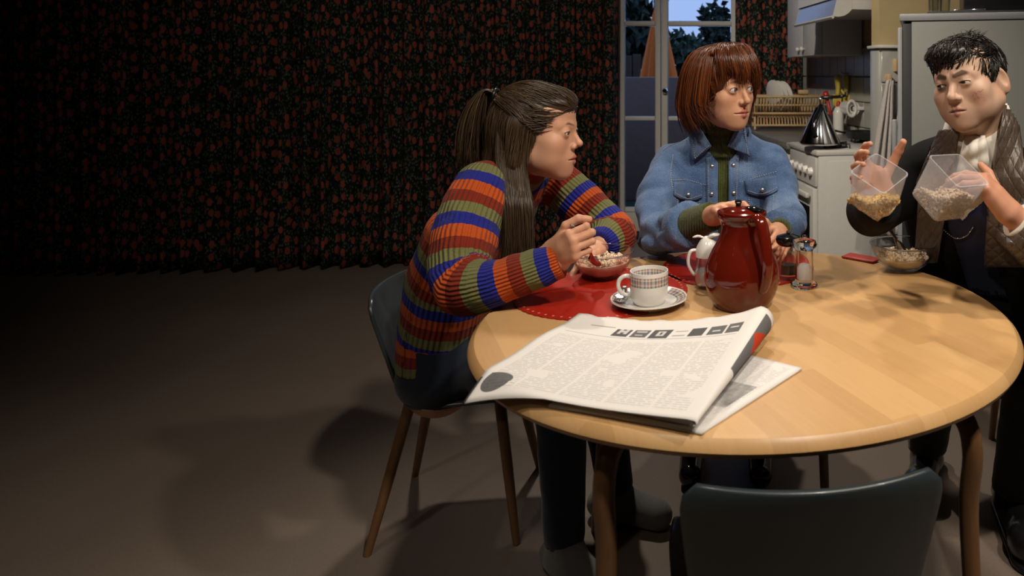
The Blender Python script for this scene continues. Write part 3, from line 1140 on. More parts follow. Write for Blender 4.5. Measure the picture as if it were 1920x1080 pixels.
def bowl(c, R, H, label, fill, seed, milk):
    c = Vector(c)
    e = empty('glass_bowl', c, label, 'bowl')
    out = [(R * .40, 0), (R * .46, .003), (R * .70, H * .25), (R * .90, H * .6), (R * .985, H * .93), (R, H)]
    inn = [(R - .0025, H), (R * .985 - .003, H * .93), (R * .90 - .0035, H * .6), (R * .70 - .0035, H * .28), (R * .42, .007), (0, .006)]
    MB().lathe([(0, .0015)] + out + inn, 64, c).build('bowl_body', MAT['glass'], e, True, 60)
    MB().tube([(c.x + (R - .001) * math.cos(a), c.y + (R - .001) * math.sin(a), c.z + H) for a in np.linspace(0, 2 * math.pi, 65)], .0021, 8, cap=False).build('rim', MAT['rim_glass'], e, True)
    r = np.random.default_rng(seed)
    zf = H * fill
    Rf = np.interp(zf, [0, H * .28, H * .6, H], [R * .42, R * .66, R * .86, R * .95])
    ce = empty('cereal', c + Vector((0, 0, .01)), milk[0], 'cereal')
    prof = [(0, .0085), (R * .40, .0095), (R * .655, H * .31)] + ([(R * .82, H * .55)] if fill > .6 else []) + [(Rf * .965, zf), (Rf * .6, zf + .004), (0, zf + .006)]
    MB().lathe(prof, 40, c).build('porridge', MAT['oat'], ce, True, 60)
    pts = []
    for i in range(420):
        a = r.uniform(0, 2 * math.pi)
        q = math.sqrt(r.uniform()) * Rf * .92
        pts.append((c.x + q * math.cos(a), c.y + q * math.sin(a), c.z + zf + .004 * (1 - q / Rf) + r.uniform(0, .008)))
    flakes('flakes', pts[:400], .006, MAT['oat'], ce, seed)
    flakes('raisins', [(p[0], p[1], p[2] + .003) for p in pts[400:]], .0045, MAT['raisin'], ce, seed + 1)
    return e


BG = on(1130, 521, TZ + .0035)
bowl(BG, .0765, .066, 'clear glass bowl of muesli on the red placemat by the girl', .62, 11, ('pale muesli heaped in the bowl on the red placemat',))
BM = on(1693, 505, TZ + .001)
bowl(BM, .085, .068, 'clear glass bowl half full of oats in front of the man', .50, 13, ('pale oats in the bowl in front of the man',))


def spoon(name, a, b, label, bowl_r=.017, up=(0, 0, 1)):
    """a = tip of the bowl, b = end of handle"""
    a, b = np.array(a, float), np.array(b, float)
    d = (b - a) / np.linalg.norm(b - a)
    u = np.array(up, float)
    u = u - d * (u @ d)
    u /= np.linalg.norm(u)
    s = np.cross(d, u)
    L = np.linalg.norm(b - a)
    t = np.array([0, .004, .012, .025, .038, .048, .056, .075, L * .6, L * .9, L])
    w = np.array([.002, .008, .0135, bowl_r, .0135, .008, .0042, .0032, .0042, .006, .005])
    dz = np.array([.001, -.001, -.004, -.0055, -.004, -.001, .002, .004, .007, .003, 0])
    V, fs = [], []
    n = len(t)
    for i in range(n):
        for j, q in enumerate((-1, -.5, 0, .5, 1)):
            V.append(a + d * t[i] + s * w[i] * q + u * (dz[i] + (abs(q) ** 2) * (.005 if t[i] < .05 else .0)))
    for i in range(n - 1):
        for j in range(4):
            fs.append((i * 5 + j, i * 5 + j + 1, (i + 1) * 5 + j + 1, (i + 1) * 5 + j))
    o = raw(name, V, fs, MAT['steel'])
    o.modifiers.new('t', 'SOLIDIFY').thickness = .0014
    return tag(o, label, 'spoon')


spoon('spoon', (BM.x + .01, BM.y + .01, BM.z + .030), at(1660, 422, BM.y - .02), 'steel spoon standing in the glass bowl of oats', up=(1, -1, 0))

# ---- cup and saucer
SC = on(1217, 573, TZ + .0005)


def plaid(name, z0, z1, ring=False):
    m = NT(name)
    co = m.coord()
    sp = m.n('ShaderNodeSeparateXYZ')
    m.l(co, sp.inputs[0])
    ang = m.math('ARCTAN2', sp.outputs[1], sp.outputs[0])
    if ring:
        h = m.math('SQRT', m.math('ADD', m.math('MULTIPLY', sp.outputs[0], sp.outputs[0]), m.math('MULTIPLY', sp.outputs[1], sp.outputs[1])))
    else:
        h = sp.outputs[2]
    band = m.math('MULTIPLY', m.math('GREATER_THAN', h, z0), m.math('LESS_THAN', h, z1))
    hh = m.math('DIVIDE', m.math('SUBTRACT', h, z0), z1 - z0)
    f1 = m.math('FRACT', m.math('MULTIPLY', ang, 11 / (2 * math.pi)))
    f2 = m.math('FRACT', m.math('MULTIPLY', hh, 2.0))
    c1 = m.ramp(f1, [(0, (.16, .17, .30)), (.18, (.62, .58, .50)), (.32, (.42, .12, .08)), (.45, (.62, .58, .50)), (.6, (.10, .16, .20)), (.75, (.65, .48, .20)), (.88, (.62, .58, .50))], 'CONSTANT')
    c2 = m.ramp(f2, [(0, (.14, .20, .26)), (.4, (.62, .58, .52)), (.7, (.45, .22, .16))], 'CONSTANT')
    pl = m.mix(.5, c1, c2)
    m.set(col=m.mix(band, (.72, .70, .66), pl), rough=.15, spec=.6, coat=.4)
    return m.m


sau = MB().lathe([(0, .003), (.045, .003), (.047, 0), (.05, 0), (.052, .004), (.075, .013), (.084, .018), (.083, .0205), (.074, .0165), (.05, .0085), (.028, .006), (0, .006)], 64).build('saucer', plaid('saucer_plaid', .060, .080, True), None, True, 50)
sau.location = SC
tag(sau, 'white saucer with a tartan rim under the coffee cup', 'saucer')
cp = empty('coffee_cup', SC + Vector((0, 0, .006)), 'white coffee cup with a tartan band on a saucer', 'cup')
cr, ch = .0415, .072
cb_ = MB().lathe([(0, .002), (.026, .002), (.028, 0), (.031, 0), (.036, .006), (.0405, .016), (cr, .03), (cr + .0005, ch - .003), (cr, ch), (cr - .0022, ch), (cr - .003, ch - .004), (cr - .0035, .018), (.03, .008), (0, .006)], 64).build('cup_body', plaid('cup_plaid', .043, .064), None, True, 50)
cb_.location = SC + Vector((0, 0, .006))
adopt(cb_, cp)
hc = SC + Vector((0, 0, .006))
ha = math.radians(184)
hx, hy = math.cos(ha), math.sin(ha)
hpts = [(hc.x + hx * r, hc.y + hy * r, hc.z + z) for r, z in ((.038, .058), (.052, .060), (.064, .052), (.067, .038), (.060, .024), (.048, .018), (.038, .020))]
MB().tube(spline(hpts, 22), .0048, 10).build('handle', MAT['porcelain'], cp, True)
spoon('teaspoon', (SC.x - .058, SC.y - .042, SC.z + .021), (SC.x - .062, SC.y + .064, SC.z + .026), 'dark-looking teaspoon lying on the tartan saucer', .013)

# ---- the red jug
JC = on(1391, 571, TZ + .0008)
jg = empty('red_jug', JC, 'glossy dark red pot-bellied vacuum jug with handle and lid', 'jug')
jp_ = [(0, .002), (.046, .002), (.056, 0), (.062, .004), (.074, .025), (.0815, .05), (.083, .068), (.079, .092), (.068, .118), (.055, .142), (.0475, .160), (.045, .176), (.0465, .186), (.052, .193), (.0555, .200), (.0545, .206), (.048, .208), (.044, .204), (.040, .196), (0, .196)]
sm = spline(jp_[1:14], 60)
MB().lathe([(0, .002)] + [tuple(p) for p in sm] + jp_[14:], 72, JC).build('jug_body', MAT['red_ceramic'], jg, True, 50)
lid = MB().lathe([(0, .2155), (.012, .215), (.028, .212), (.039, .206), (.0425, .200), (.040, .197), (0, .197)], 48, JC).build('lid', MAT['red_ceramic'], jg, True, 50)
MB().lathe([(0, .229), (.006, .228), (.0085, .224), (.006, .219), (.006, .213), (0, .213)], 20, JC + Vector((-.008, .012, 0))).build('lid_button', MAT['black_gloss'], lid, True, 50)
# dark opening lever towards the handle
lv = MB()
lv.tube(spline([(JC.x + .012, JC.y - .008, JC.z + .2155), (JC.x + .03, JC.y - .014, JC.z + .2135), (JC.x + .047, JC.y - .022, JC.z + .2095)], 8), [.008, .0115, .0135, .0145, .0145, .014, .0125, .009], 12, flat=.35)
lv.build('lever', MAT['black_gloss'], jg, True)
ha = math.radians(-57)
hx, hy = math.cos(ha), math.sin(ha)
hpts = [(JC.x + hx * r, JC.y + hy * r, JC.z + z) for r, z in ((.046, .196), (.066, .200), (.080, .186), (.091, .155), (.098, .120), (.098, .090), (.090, .064), (.080, .050))]
hp2 = spline(hpts, 30)
MB().tube(hp2, np.interp(np.linspace(0, 1, 30), [0, .2, .6, 1], [.013, .014, .013, .011]), 14, flat=.75).build('handle', MAT['red_ceramic'], jg, True)

# ---- white-lidded glass creamer
CC = on(1327, 538, TZ + .0005)
cm = empty('creamer', CC, 'glass creamer with a white pouring lid and white handle', 'creamer')
MB().lathe([(0, .001), (.028, 0), (.033, .004), (.034, .02), (.031, .045), (.027, .072), (.0265, .085), (.0245, .085), (.025, .072), (.029, .044), (.0315, .02), (.028, .007), (0, .006)], 40, CC).build('glass_body', MAT['glass'], cm, True, 50)
MB().lathe([(0, .0085), (.027, .009), (.0305, .02), (.0288, .04), (0, .041)], 32, CC).build('milk', MAT['porcelain'], cm, True, 50)
MB().lathe([(0, .122), (.008, .121), (.018, .112), (.027, .096), (.0295, .084), (.0295, .074), (.0275, .074), (.0275, .086), (0, .088)], 40, CC).build('lid', MAT['porcelain'], cm, True, 50)
MB().tube(spline([(CC.x - .0, CC.y, CC.z + .115), (CC.x + .012, CC.y - .004, CC.z + .124), (CC.x + .03, CC.y - .012, CC.z + .127)], 6), [.008, .010, .011, .011, .009, .004], 10, flat=.5).build('spout', MAT['porcelain'], cm, True)
MB().tube(spline([(CC.x - .006, CC.y, CC.z + .116), (CC.x - .022, CC.y - .002, CC.z + .122), (CC.x - .036, CC.y - .004, CC.z + .119)], 6), [.005, .006, .0065, .0065, .0055, .003], 8, flat=.45).build('thumb_lever', MAT['porcelain'], cm, True)
MB().tube(spline([(CC.x - .026, CC.y, CC.z + .088), (CC.x - .040, CC.y - .002, CC.z + .086), (CC.x - .046, CC.y - .003, CC.z + .07), (CC.x - .045, CC.y - .003, CC.z + .052), (CC.x - .036, CC.y - .002, CC.z + .034), (CC.x - .031, CC.y, CC.z + .03)], 18), .006, 8, flat=.7).build('handle', MAT['porcelain'], cm, True)

# ---- salt and pepper mills
PS = on(1508, 537, TZ + .0005)
sa = empty('salt_mill', PS, 'clear acrylic salt mill half filled with white salt', 'mill')
MB().lathe([(0, 0), (.030, 0), (.032, .005), (.030, .010), (.0225, .014), (.021, .020), (.021, .088), (.0185, .088), (.0185, .018), (0, .016)], 36, PS).build('mill_body', MAT['acrylic'], sa, True, 40)
MB().lathe([(0, .0895), (.022, .0895), (.029, .096), (.0305, .103), (.027, .110), (.012, .114), (0, .115)], 36, PS).build('mill_head', MAT['acrylic'], sa, True, 40)
MB().lathe([(0, .115), (.005, .1155), (.006, .119), (.004, .123), (0, .124)], 16, PS).build('nut', MAT['chrome'], sa, True, 40)
MB().lathe([(0, .018), (.017, .018), (.0178, .03), (.0175, .046), (.012, .053), (0, .055)], 24, PS).build('salt', MAT['salt'], sa, True, 40)
PP = on(1478, 524, TZ + .0005)
pe = empty('pepper_mill', PP, 'clear pepper mill with a round black head beside the jug', 'mill')
MB().lathe([(0, 0), (.026, 0), (.028, .004), (.026, .009), (.0225, .012), (.022, .085), (.0195, .085), (.0195, .016), (0, .014)], 36, PP).build('mill_body', MAT['acrylic'], pe, True, 40)
MB().lathe([(0, .086), (.024, .086), (.030, .092), (.0315, .10), (.029, .107), (.014, .112), (0, .113)], 36, PP).build('mill_head', MAT['black_gloss'], pe, True, 40)
MB().lathe([(0, .113), (.005, .1135), (.006, .117), (.004, .121), (0, .122)], 16, PP).build('nut', MAT['chrome'], pe, True, 40)
MB().lathe([(0, .015), (.0188, .015), (.0188, .038), (0, .041)], 24, PP).build('peppercorns', MAT['pepper'], pe, True, 40)

# ---- tumbler in front of the woman's other hand
GT = Vector((.080, 1.935, TZ + .0035))
tg = MB().lathe([(0, 0), (.026, 0), (.028, .003), (.033, .085), (.0315, .085), (.0265, .008), (0, .007)], 40, GT).build('glass_tumbler', MAT['glass'], None, True, 40)
tag(tg, 'clear tumbler held by the woman in the denim jacket', 'glass')


# ---- newspaper
def rect(m, u, v, u0, u1, v0, v1):
    a = m.math('MULTIPLY', m.math('GREATER_THAN', u, u0), m.math('LESS_THAN', u, u1))
    b = m.math('MULTIPLY', m.math('GREATER_THAN', v, v0), m.math('LESS_THAN', v, v1))
    return m.math('MULTIPLY', a, b)


def news_mat(name, front=True):
    m = NT(name)
    uv = m.n('ShaderNodeUVMap').outputs[0]
    sp = m.n('ShaderNodeSeparateXYZ')
    m.l(uv, sp.inputs[0])
    u, v = sp.outputs[0], sp.outputs[1]
    col = (.70, .68, .655, 1)
    # columns of text: fine lines broken by noise
    ln = m.math('GREATER_THAN', m.math('FRACT', m.math('MULTIPLY', v, 58.0)), .45)
    wd = m.math('GREATER_THAN', m.noise(m.mapping(uv, (60, 58, 1)), 1.0, 1), .42)
    gut = m.math('GREATER_THAN', m.math('FRACT', m.math('MULTIPLY', u, 5.0)), .07)
    blk = m.math('GREATER_THAN', m.noise(m.mapping(uv, (5, 7, 1)), 1.0, 1), .36)
    txt = m.math('MULTIPLY', m.math('MULTIPLY', ln, wd), m.math('MULTIPLY', gut, blk))
    body = rect(m, u, v, .06, .95, .05, .70 if front else .95)
    c = m.mix(m.math('MULTIPLY', m.math('MULTIPLY', txt, body), .28), col, (.16, .16, .17, 1))
    INK = (.035, .037, .045, 1)
    if front:
        for (u0, u1, v0, v1, k) in ((.30, .385, .765, .86, .9), (.40, .485, .765, .86, .85), (.50, .60, .755, .865, .9), (.70, .775, .765, .865, .9), (.795, .875, .765, .865, .85), (.885, .955, .765, .87, .85)):
            c = m.mix(m.math('MULTIPLY', rect(m, u, v, u0, u1, v0, v1), k), c, INK)
        # white figures knocked out of the boxes
        for (u0, u1, v0, v1) in ((.318, .335, .80, .86), (.352, .37, .80, .86), (.335, .352, .82, .845), (.415, .47, .83, .845), (.42, .46, .79, .80), (.53, .572, .785, .80), (.53, .545, .80, .835), (.557, .572, .80, .835), (.53, .572, .832, .845), (.815, .855, .80, .815), (.90, .94, .82, .835)):
            c = m.mix(m.math('MULTIPLY', rect(m, u, v, u0, u1, v0, v1), .75), c, col)
        for (u0, u1, v0, v1) in ((.62, .685, .775, .79), (.62, .685, .83, .842), (.14, .28, .868, .88), (.06, .95, .742, .748)):
            c = m.mix(m.math('MULTIPLY', rect(m, u, v, u0, u1, v0, v1), .5), c, INK)
        # dark picture in the lower corner
        dx = m.math('SUBTRACT', u, .10)
        dy = m.math('SUBTRACT', v, .10)
        ee = m.math('ADD', m.math('MULTIPLY', m.math('MULTIPLY', dx, dx), 210.0), m.math('MULTIPLY', m.math('MULTIPLY', dy, dy), 260.0))
        c = m.mix(m.math('MULTIPLY', m.math('LESS_THAN', ee, 1.0), .85), c, INK)
        c = m.mix(m.math('MULTIPLY', rect(m, u, v, -.1, .012, -.1, .13), .9), c, INK)
        # picture wrapped over the fold
        c = m.mix(m.math('MULTIPLY', rect(m, u, v, 1.055, 1.30, .42, .97), .86), c, INK)
        dm_ = m.math('ADD', m.math('MULTIPLY', m.math('ABSOLUTE', m.math('SUBTRACT', u, 1.15)), 11.0), m.math('MULTIPLY', m.math('ABSOLUTE', m.math('SUBTRACT', v, .76)), 9.0))
        c = m.mix(m.math('LESS_THAN', dm_, 1.0), c, (.50, .05, .02, 1))
    else:
        c = m.mix(m.math('MULTIPLY', rect(m, u, v, .70, .93, .30, .62), m.noise(m.mapping(uv, (9, 9, 1)), 1, 2)), c, INK)
    m.set(col=c, rough=.85, spec=.1)
    return m.m


def grid_obj(name, fn, us, vs, mat, parent, uvfn=None):
    V = [fn(a, b) for b in vs for a in us]
    n = len(us)
    fs = [(j * n + i, j * n + i + 1, (j + 1) * n + i + 1, (j + 1) * n + i) for j in range(len(vs) - 1) for i in range(n - 1)]
    o = raw(name, V, fs, mat, parent, True)
    ul = o.data.uv_layers.new(name='UVMap')
    li = np.zeros(len(o.data.loops), int)
    o.data.loops.foreach_get('vertex_index', li)
    U = np.array([(a, b) for b in vs for a in us], float)
    ul.data.foreach_set('uv', U[li].ravel())
    return o


nA = np.array([-.452, 1.156])
nB = np.array([-.072, 1.010])
nD = np.array([-.345, 1.500])
nCr = np.array([.028, 1.365])
np_e = empty('newspaper', (-.2, 1.26, TZ), 'folded newspaper with a dark masthead hanging over the table edge', 'newspaper')


def news_top(s, t):
    r = .0045 + .021 * t ** 1.3
    s1 = min(s, 1.0)
    p = (1 - s1) * (1 - t) * nA + s1 * (1 - t) * nB + (1 - s1) * t * nD + s1 * t * nCr
    e = (nB - nA) * (1 - t) + (nCr - nD) * t
    e = e / np.linalg.norm(e)
    wave = .0022 * math.sin(7 * s1 + 3 * t) + .0016 * math.sin(13 * t + 4 * s1)
    rise = 2 * r * max(0, (s1 - .25) / .75) ** 2.2
    z = TZ + .012 + rise + wave * (1 - s1) + .006 * s1
    if s > 1.0:
        a = (s - 1.0) / .3 * math.pi * 1.08
        p = p + e * r * math.sin(a)
        z = TZ + .018 + 2 * r - r * (1 - math.cos(a)) * (1 if a < math.pi else 1)
        z = max(z, TZ + .0125)
    rad = math.hypot(p[0] - TC[0], p[1] - TC[1])
    if rad > TR - .006:
        z -= (rad - TR + .006) * .55
    edge = t > .985
    if edge:
        z += .001
        p = p + (nD - nA) / np.linalg.norm(nD - nA) * .006 * math.sin(s1 * 37) * math.sin(s1 * 11)
    return (p[0], p[1], z)


us = list(np.linspace(0, 1, 40)) + list(np.linspace(1.02, 1.3, 16))
o = grid_obj('front_section', news_top, us, np.linspace(0, 1, 36), news_mat('newsprint_front'), np_e)
o.modifiers.new('t', 'SOLIDIFY').thickness = .0016
MAT['newsback'] = news_mat('newsprint_inner', False)
nE = np.array([.096, 1.240])
nG = np.array([.040, 1.300])


def mk_lower(q, zoff, amp):
    q = [np.array(x) for x in q]

    def f(s, t):
        p = (1 - s) * (1 - t) * q[0] + s * (1 - t) * q[1] + (1 - s) * t * q[3] + s * t * q[2]
        z = TZ + zoff + amp * math.sin(5 * s + 2 * t)
        rad = math.hypot(p[0] - TC[0], p[1] - TC[1])
        if rad > TR - .006:
            z -= (rad - TR + .006) * .55
        return (p[0], p[1], z)
    return f


o = grid_obj('lower_section', mk_lower([(-.30, 1.105), (-.062, 1.020), (.096, 1.243), (-.14, 1.40)], .0045, .0004), np.linspace(0, 1, 24), np.linspace(0, 1, 24), MAT['newsback'], np_e)
o.modifiers.new('t', 'SOLIDIFY').thickness = .005
o = grid_obj('inner_section', mk_lower([(-.435, 1.170), (-.08, 1.035), (-.10, 1.465), (-.335, 1.480)], .0085, .0006), np.linspace(0, 1, 24), np.linspace(0, 1, 24), MAT['newsback'], np_e)
o.modifiers.new('t', 'SOLIDIFY').thickness = .002
o = grid_obj('inner_section', mk_lower([(-.40, 1.20), (-.10, 1.06), (-.02, 1.41), (-.232, 1.475)], .0068, .0005), np.linspace(0, 1, 24), np.linspace(0, 1, 24), MAT['newsback'], np_e)
o.modifiers.new('t', 'SOLIDIFY').thickness = .0015
# ================================================================== distance-field modelling for the people
f32 = np.float32


def A3(p):
    return np.array(p, dtype=f32)


def cone(P, a, b, ra, rb):
    a, b = A3(a), A3(b)
    ba = b - a
    L2 = float(ba @ ba) + 1e-12
    x, y, z = P[0] - a[0], P[1] - a[1], P[2] - a[2]
    t = np.clip((x * ba[0] + y * ba[1] + z * ba[2]) / f32(L2), 0, 1)
    x = x - t * ba[0]
    y = y - t * ba[1]
    z = z - t * ba[2]
    return np.sqrt(x * x + y * y + z * z) - (f32(ra) + t * f32(rb - ra))


def ell(P, c, r):
    x, y, z = (P[0] - f32(c[0])) / f32(r[0]), (P[1] - f32(c[1])) / f32(r[1]), (P[2] - f32(c[2])) / f32(r[2])
    k0 = np.sqrt(x * x + y * y + z * z)
    x, y, z = x / f32(r[0]), y / f32(r[1]), z / f32(r[2])
    k1 = np.sqrt(x * x + y * y + z * z) + f32(1e-6)
    return k0 * (k0 - 1) / k1


def sph(P, c, r):
    return np.sqrt((P[0] - f32(c[0])) ** 2 + (P[1] - f32(c[1])) ** 2 + (P[2] - f32(c[2])) ** 2) - f32(r)


def su(a, b, k):
    h = np.maximum(f32(k) - np.abs(a - b), 0) / f32(k)
    return np.minimum(a, b) - h * h * f32(k * .25)


def ss(a, b, k):                       # a minus b, smooth
    return -su(-a, b, k)


def chain(P, pts, rad, k=.01):
    d = None
    for i in range(len(pts) - 1):
        c = cone(P, pts[i], pts[i + 1], rad[i], rad[i + 1])
        d = c if d is None else su(d, c, k)
    return d


_nz = np.random.default_rng(99)
_nd = [(_nz.normal(size=3), _nz.uniform(0, 6.28)) for _ in range(9)]


def wob(P, freq):
    r = 0
    for i, (v, ph) in enumerate(_nd):
        v = v / np.linalg.norm(v) * freq * (1 + .25 * i)
        r = r + np.sin(P[0] * f32(v[0]) + P[1] * f32(v[1]) + P[2] * f32(v[2]) + f32(ph)) / f32(1 + .35 * i)
    return r / f32(3.2)


def nets(fn, lo, hi, res, project=2):
    lo, hi = np.array(lo, float), np.array(hi, float)
    n = np.ceil((hi - lo) / res).astype(int) + 1
    ax = [(lo[i] + np.arange(n[i]) * res).astype(f32) for i in range(3)]
    Vv = np.empty(n, f32)
    step = max(1, int(600000 / (n[1] * n[2])))
    for i in range(0, n[0], step):
        X, Y, Z = np.meshgrid(ax[0][i:i + step], ax[1], ax[2], indexing='ij')
        Vv[i:i + step] = fn((X, Y, Z))
    ins = Vv < 0
    cs = [(a, b, c) for a in (0, 1) for b in (0, 1) for c in (0, 1)]
    cnt = np.zeros(n - 1, np.int8)

    def sub(Ar, c):
        return Ar[c[0]:n[0] - 1 + c[0], c[1]:n[1] - 1 + c[1], c[2]:n[2] - 1 + c[2]]
    for c in cs:
        cnt += sub(ins, c)
    act = (cnt > 0) & (cnt < 8)
    idx = np.argwhere(act)
    m = len(idx)
    acc = np.zeros((m, 3))
    ne = np.zeros(m)
    for a in cs:
        for d in range(3):
            if a[d] == 0:
                b = list(a)
                b[d] = 1
                va = Vv[idx[:, 0] + a[0], idx[:, 1] + a[1], idx[:, 2] + a[2]]
                vb = Vv[idx[:, 0] + b[0], idx[:, 1] + b[1], idx[:, 2] + b[2]]
                cr = (va < 0) != (vb < 0)
                t = np.where(cr, va / np.where(cr, va - vb, 1), 0)
                p = np.array(a)[None] + t[:, None] * (np.array(b) - np.array(a))[None]
                acc += p * cr[:, None]
                ne += cr
    V = lo + (idx + acc / ne[:, None]) * res
    ids = -np.ones(n - 1, np.int64)
    ids[act] = np.arange(m)
    faces = []
    for d in range(3):
        e = [1, 1, 1]
        e[d] = 0
        s0 = [slice(1, n[k] - 1) for k in range(3)]
        s0[d] = slice(0, n[d] - 1)
        s1 = list(s0)
        s1[d] = slice(1, n[d])
        a, b = ins[tuple(s0)], ins[tuple(s1)]
        cr = np.argwhere(a != b)
        off = np.array([1, 1, 1])
        off[d] = 0
        g = cr + off
        u, w = (d + 1) % 3, (d + 2) % 3

        def cell(du, dw):
            q = g.copy()
            q[:, u] -= du
            q[:, w] -= dw
            return ids[q[:, 0], q[:, 1], q[:, 2]]
        quad = np.stack([cell(1, 1), cell(0, 1), cell(0, 0), cell(1, 0)], 1)
        fl = a[cr[:, 0], cr[:, 1], cr[:, 2]]
        quad[~fl] = quad[~fl][:, ::-1]
        quad = quad[(quad >= 0).all(1)]
        faces.append(quad)
    faces = np.concatenate(faces)
    for _ in range(project):
        h = res * .25
        Pv = V.astype(f32)
        d0 = fn((Pv[:, 0], Pv[:, 1], Pv[:, 2]))
        g = np.empty_like(V)
        for k in range(3):
            q = Pv.copy()
            q[:, k] += f32(h)
            g[:, k] = (fn((q[:, 0], q[:, 1], q[:, 2])) - d0) / h
        gl = (g * g).sum(1) + 1e-6
        mv = -(d0 / gl)[:, None] * g
        ml = np.linalg.norm(mv, axis=1)
        mv *= np.minimum(1, res * .6 / (ml + 1e-9))[:, None]
        V = V + mv
    return V, faces


def npmesh(name, V, Fq, mat, parent, attrs=None, cols=None):
    me = bpy.data.meshes.new(name)
    V = np.asarray(V, f32)
    Fq = np.asarray(Fq, np.int32)
    me.vertices.add(len(V))
    me.vertices.foreach_set('co', V.ravel())
    k = Fq.shape[1]
    me.loops.add(Fq.size)
    me.loops.foreach_set('vertex_index', Fq.ravel())
    me.polygons.add(len(Fq))
    me.polygons.foreach_set('loop_start', np.arange(0, Fq.size, k, dtype=np.int32))
    me.update(calc_edges=True)
    me.polygons.foreach_set('use_smooth', np.ones(len(Fq), bool))
    for an, vals in (attrs or {}).items():
        a = me.attributes.new(an, 'FLOAT', 'POINT')
        a.data.foreach_set('value', np.asarray(vals, f32))
    for an, vals in (cols or {}).items():
        a = me.color_attributes.new(an, 'FLOAT_COLOR', 'POINT')
        c = np.ones((len(V), 4), f32)
        c[:, :3] = vals
        a.data.foreach_set('color', c.ravel())
    me.validate()
    o = bpy.data.objects.new(name, me)
    COL.objects.link(o)
    if mat:
        me.materials.append(mat)
    if parent:
        adopt(o, parent)
    return o


def trace(fn, u, v, Y0=.7, Y1=4.0, off=0.0):
    """where the camera ray through a pixel meets the surface fn (to place stitched-on pieces)"""
    d = np.array([(u - CX) / F, 1.0, -(v - CY) / F])
    Y = Y0
    for _ in range(90):
        p = np.array([0, 0, CZ]) + d * Y
        q = fn(tuple(np.array([c], f32) for c in p))[0] - off
        if q < .0004 or Y > Y1:
            break
        Y += float(q) * .75
    return np.array([0, 0, CZ]) + d * Y


def trace_many(fn, uv, Y0=.7, off=0.0, it=70):
    uv = np.asarray(uv, float)
    d = np.column_stack([(uv[:, 0] - CX) / F, np.ones(len(uv)), -(uv[:, 1] - CY) / F])
    Y = np.full(len(uv), Y0)
    for _ in range(it):
        p = (np.array([0, 0, CZ]) + d * Y[:, None]).astype(f32)
        q = fn((p[:, 0], p[:, 1], p[:, 2])) - off
        Y = np.minimum(Y + np.maximum(q, -.01) * .75, 4.0)
    return np.array([0, 0, CZ]) + d * Y[:, None]


def patch(name, fn, corners, nu, nv, off, mat, parent, thick=.003, curve=None):
    """a sewn-on piece: a quad outline laid on surface fn; corners in order (u,v)"""
    q = np.asarray(corners, float)
    S_, T_ = np.meshgrid(np.linspace(0, 1, nu), np.linspace(0, 1, nv))
    s, t = S_.ravel()[:, None], T_.ravel()[:, None]
    uv = (1 - s) * (1 - t) * q[0] + s * (1 - t) * q[1] + s * t * q[2] + (1 - s) * t * q[3]
    if curve is not None:
        uv = uv + curve(s, t)
    V = trace_many(fn, uv, off=off)
    Vf = V.astype(f32)
    hit = np.abs(fn((Vf[:, 0], Vf[:, 1], Vf[:, 2])) - off) < .01
    fs = [(j * nu + i, j * nu + i + 1, (j + 1) * nu + i + 1, (j + 1) * nu + i) for j in range(nv - 1) for i in range(nu - 1)]
    fs = [f for f in fs if hit[list(f)].all()]
    used = np.unique(np.array(fs))
    mp = -np.ones(len(V), int)
    mp[used] = np.arange(len(used))
    fs = [tuple(mp[list(f)]) for f in fs]
    V = V[used]
    UVp = np.hstack([s, t])[used]
    o = raw(name, V, fs, mat, parent, True)
    ul = o.data.uv_layers.new(name='UVMap')
    li = np.zeros(len(o.data.loops), int)
    o.data.loops.foreach_get('vertex_index', li)
    ul.data.foreach_set('uv', UVp[li].ravel())
    sd = o.modifiers.new('t', 'SOLIDIFY')
    sd.thickness = thick
    sd.offset = 0
    return o


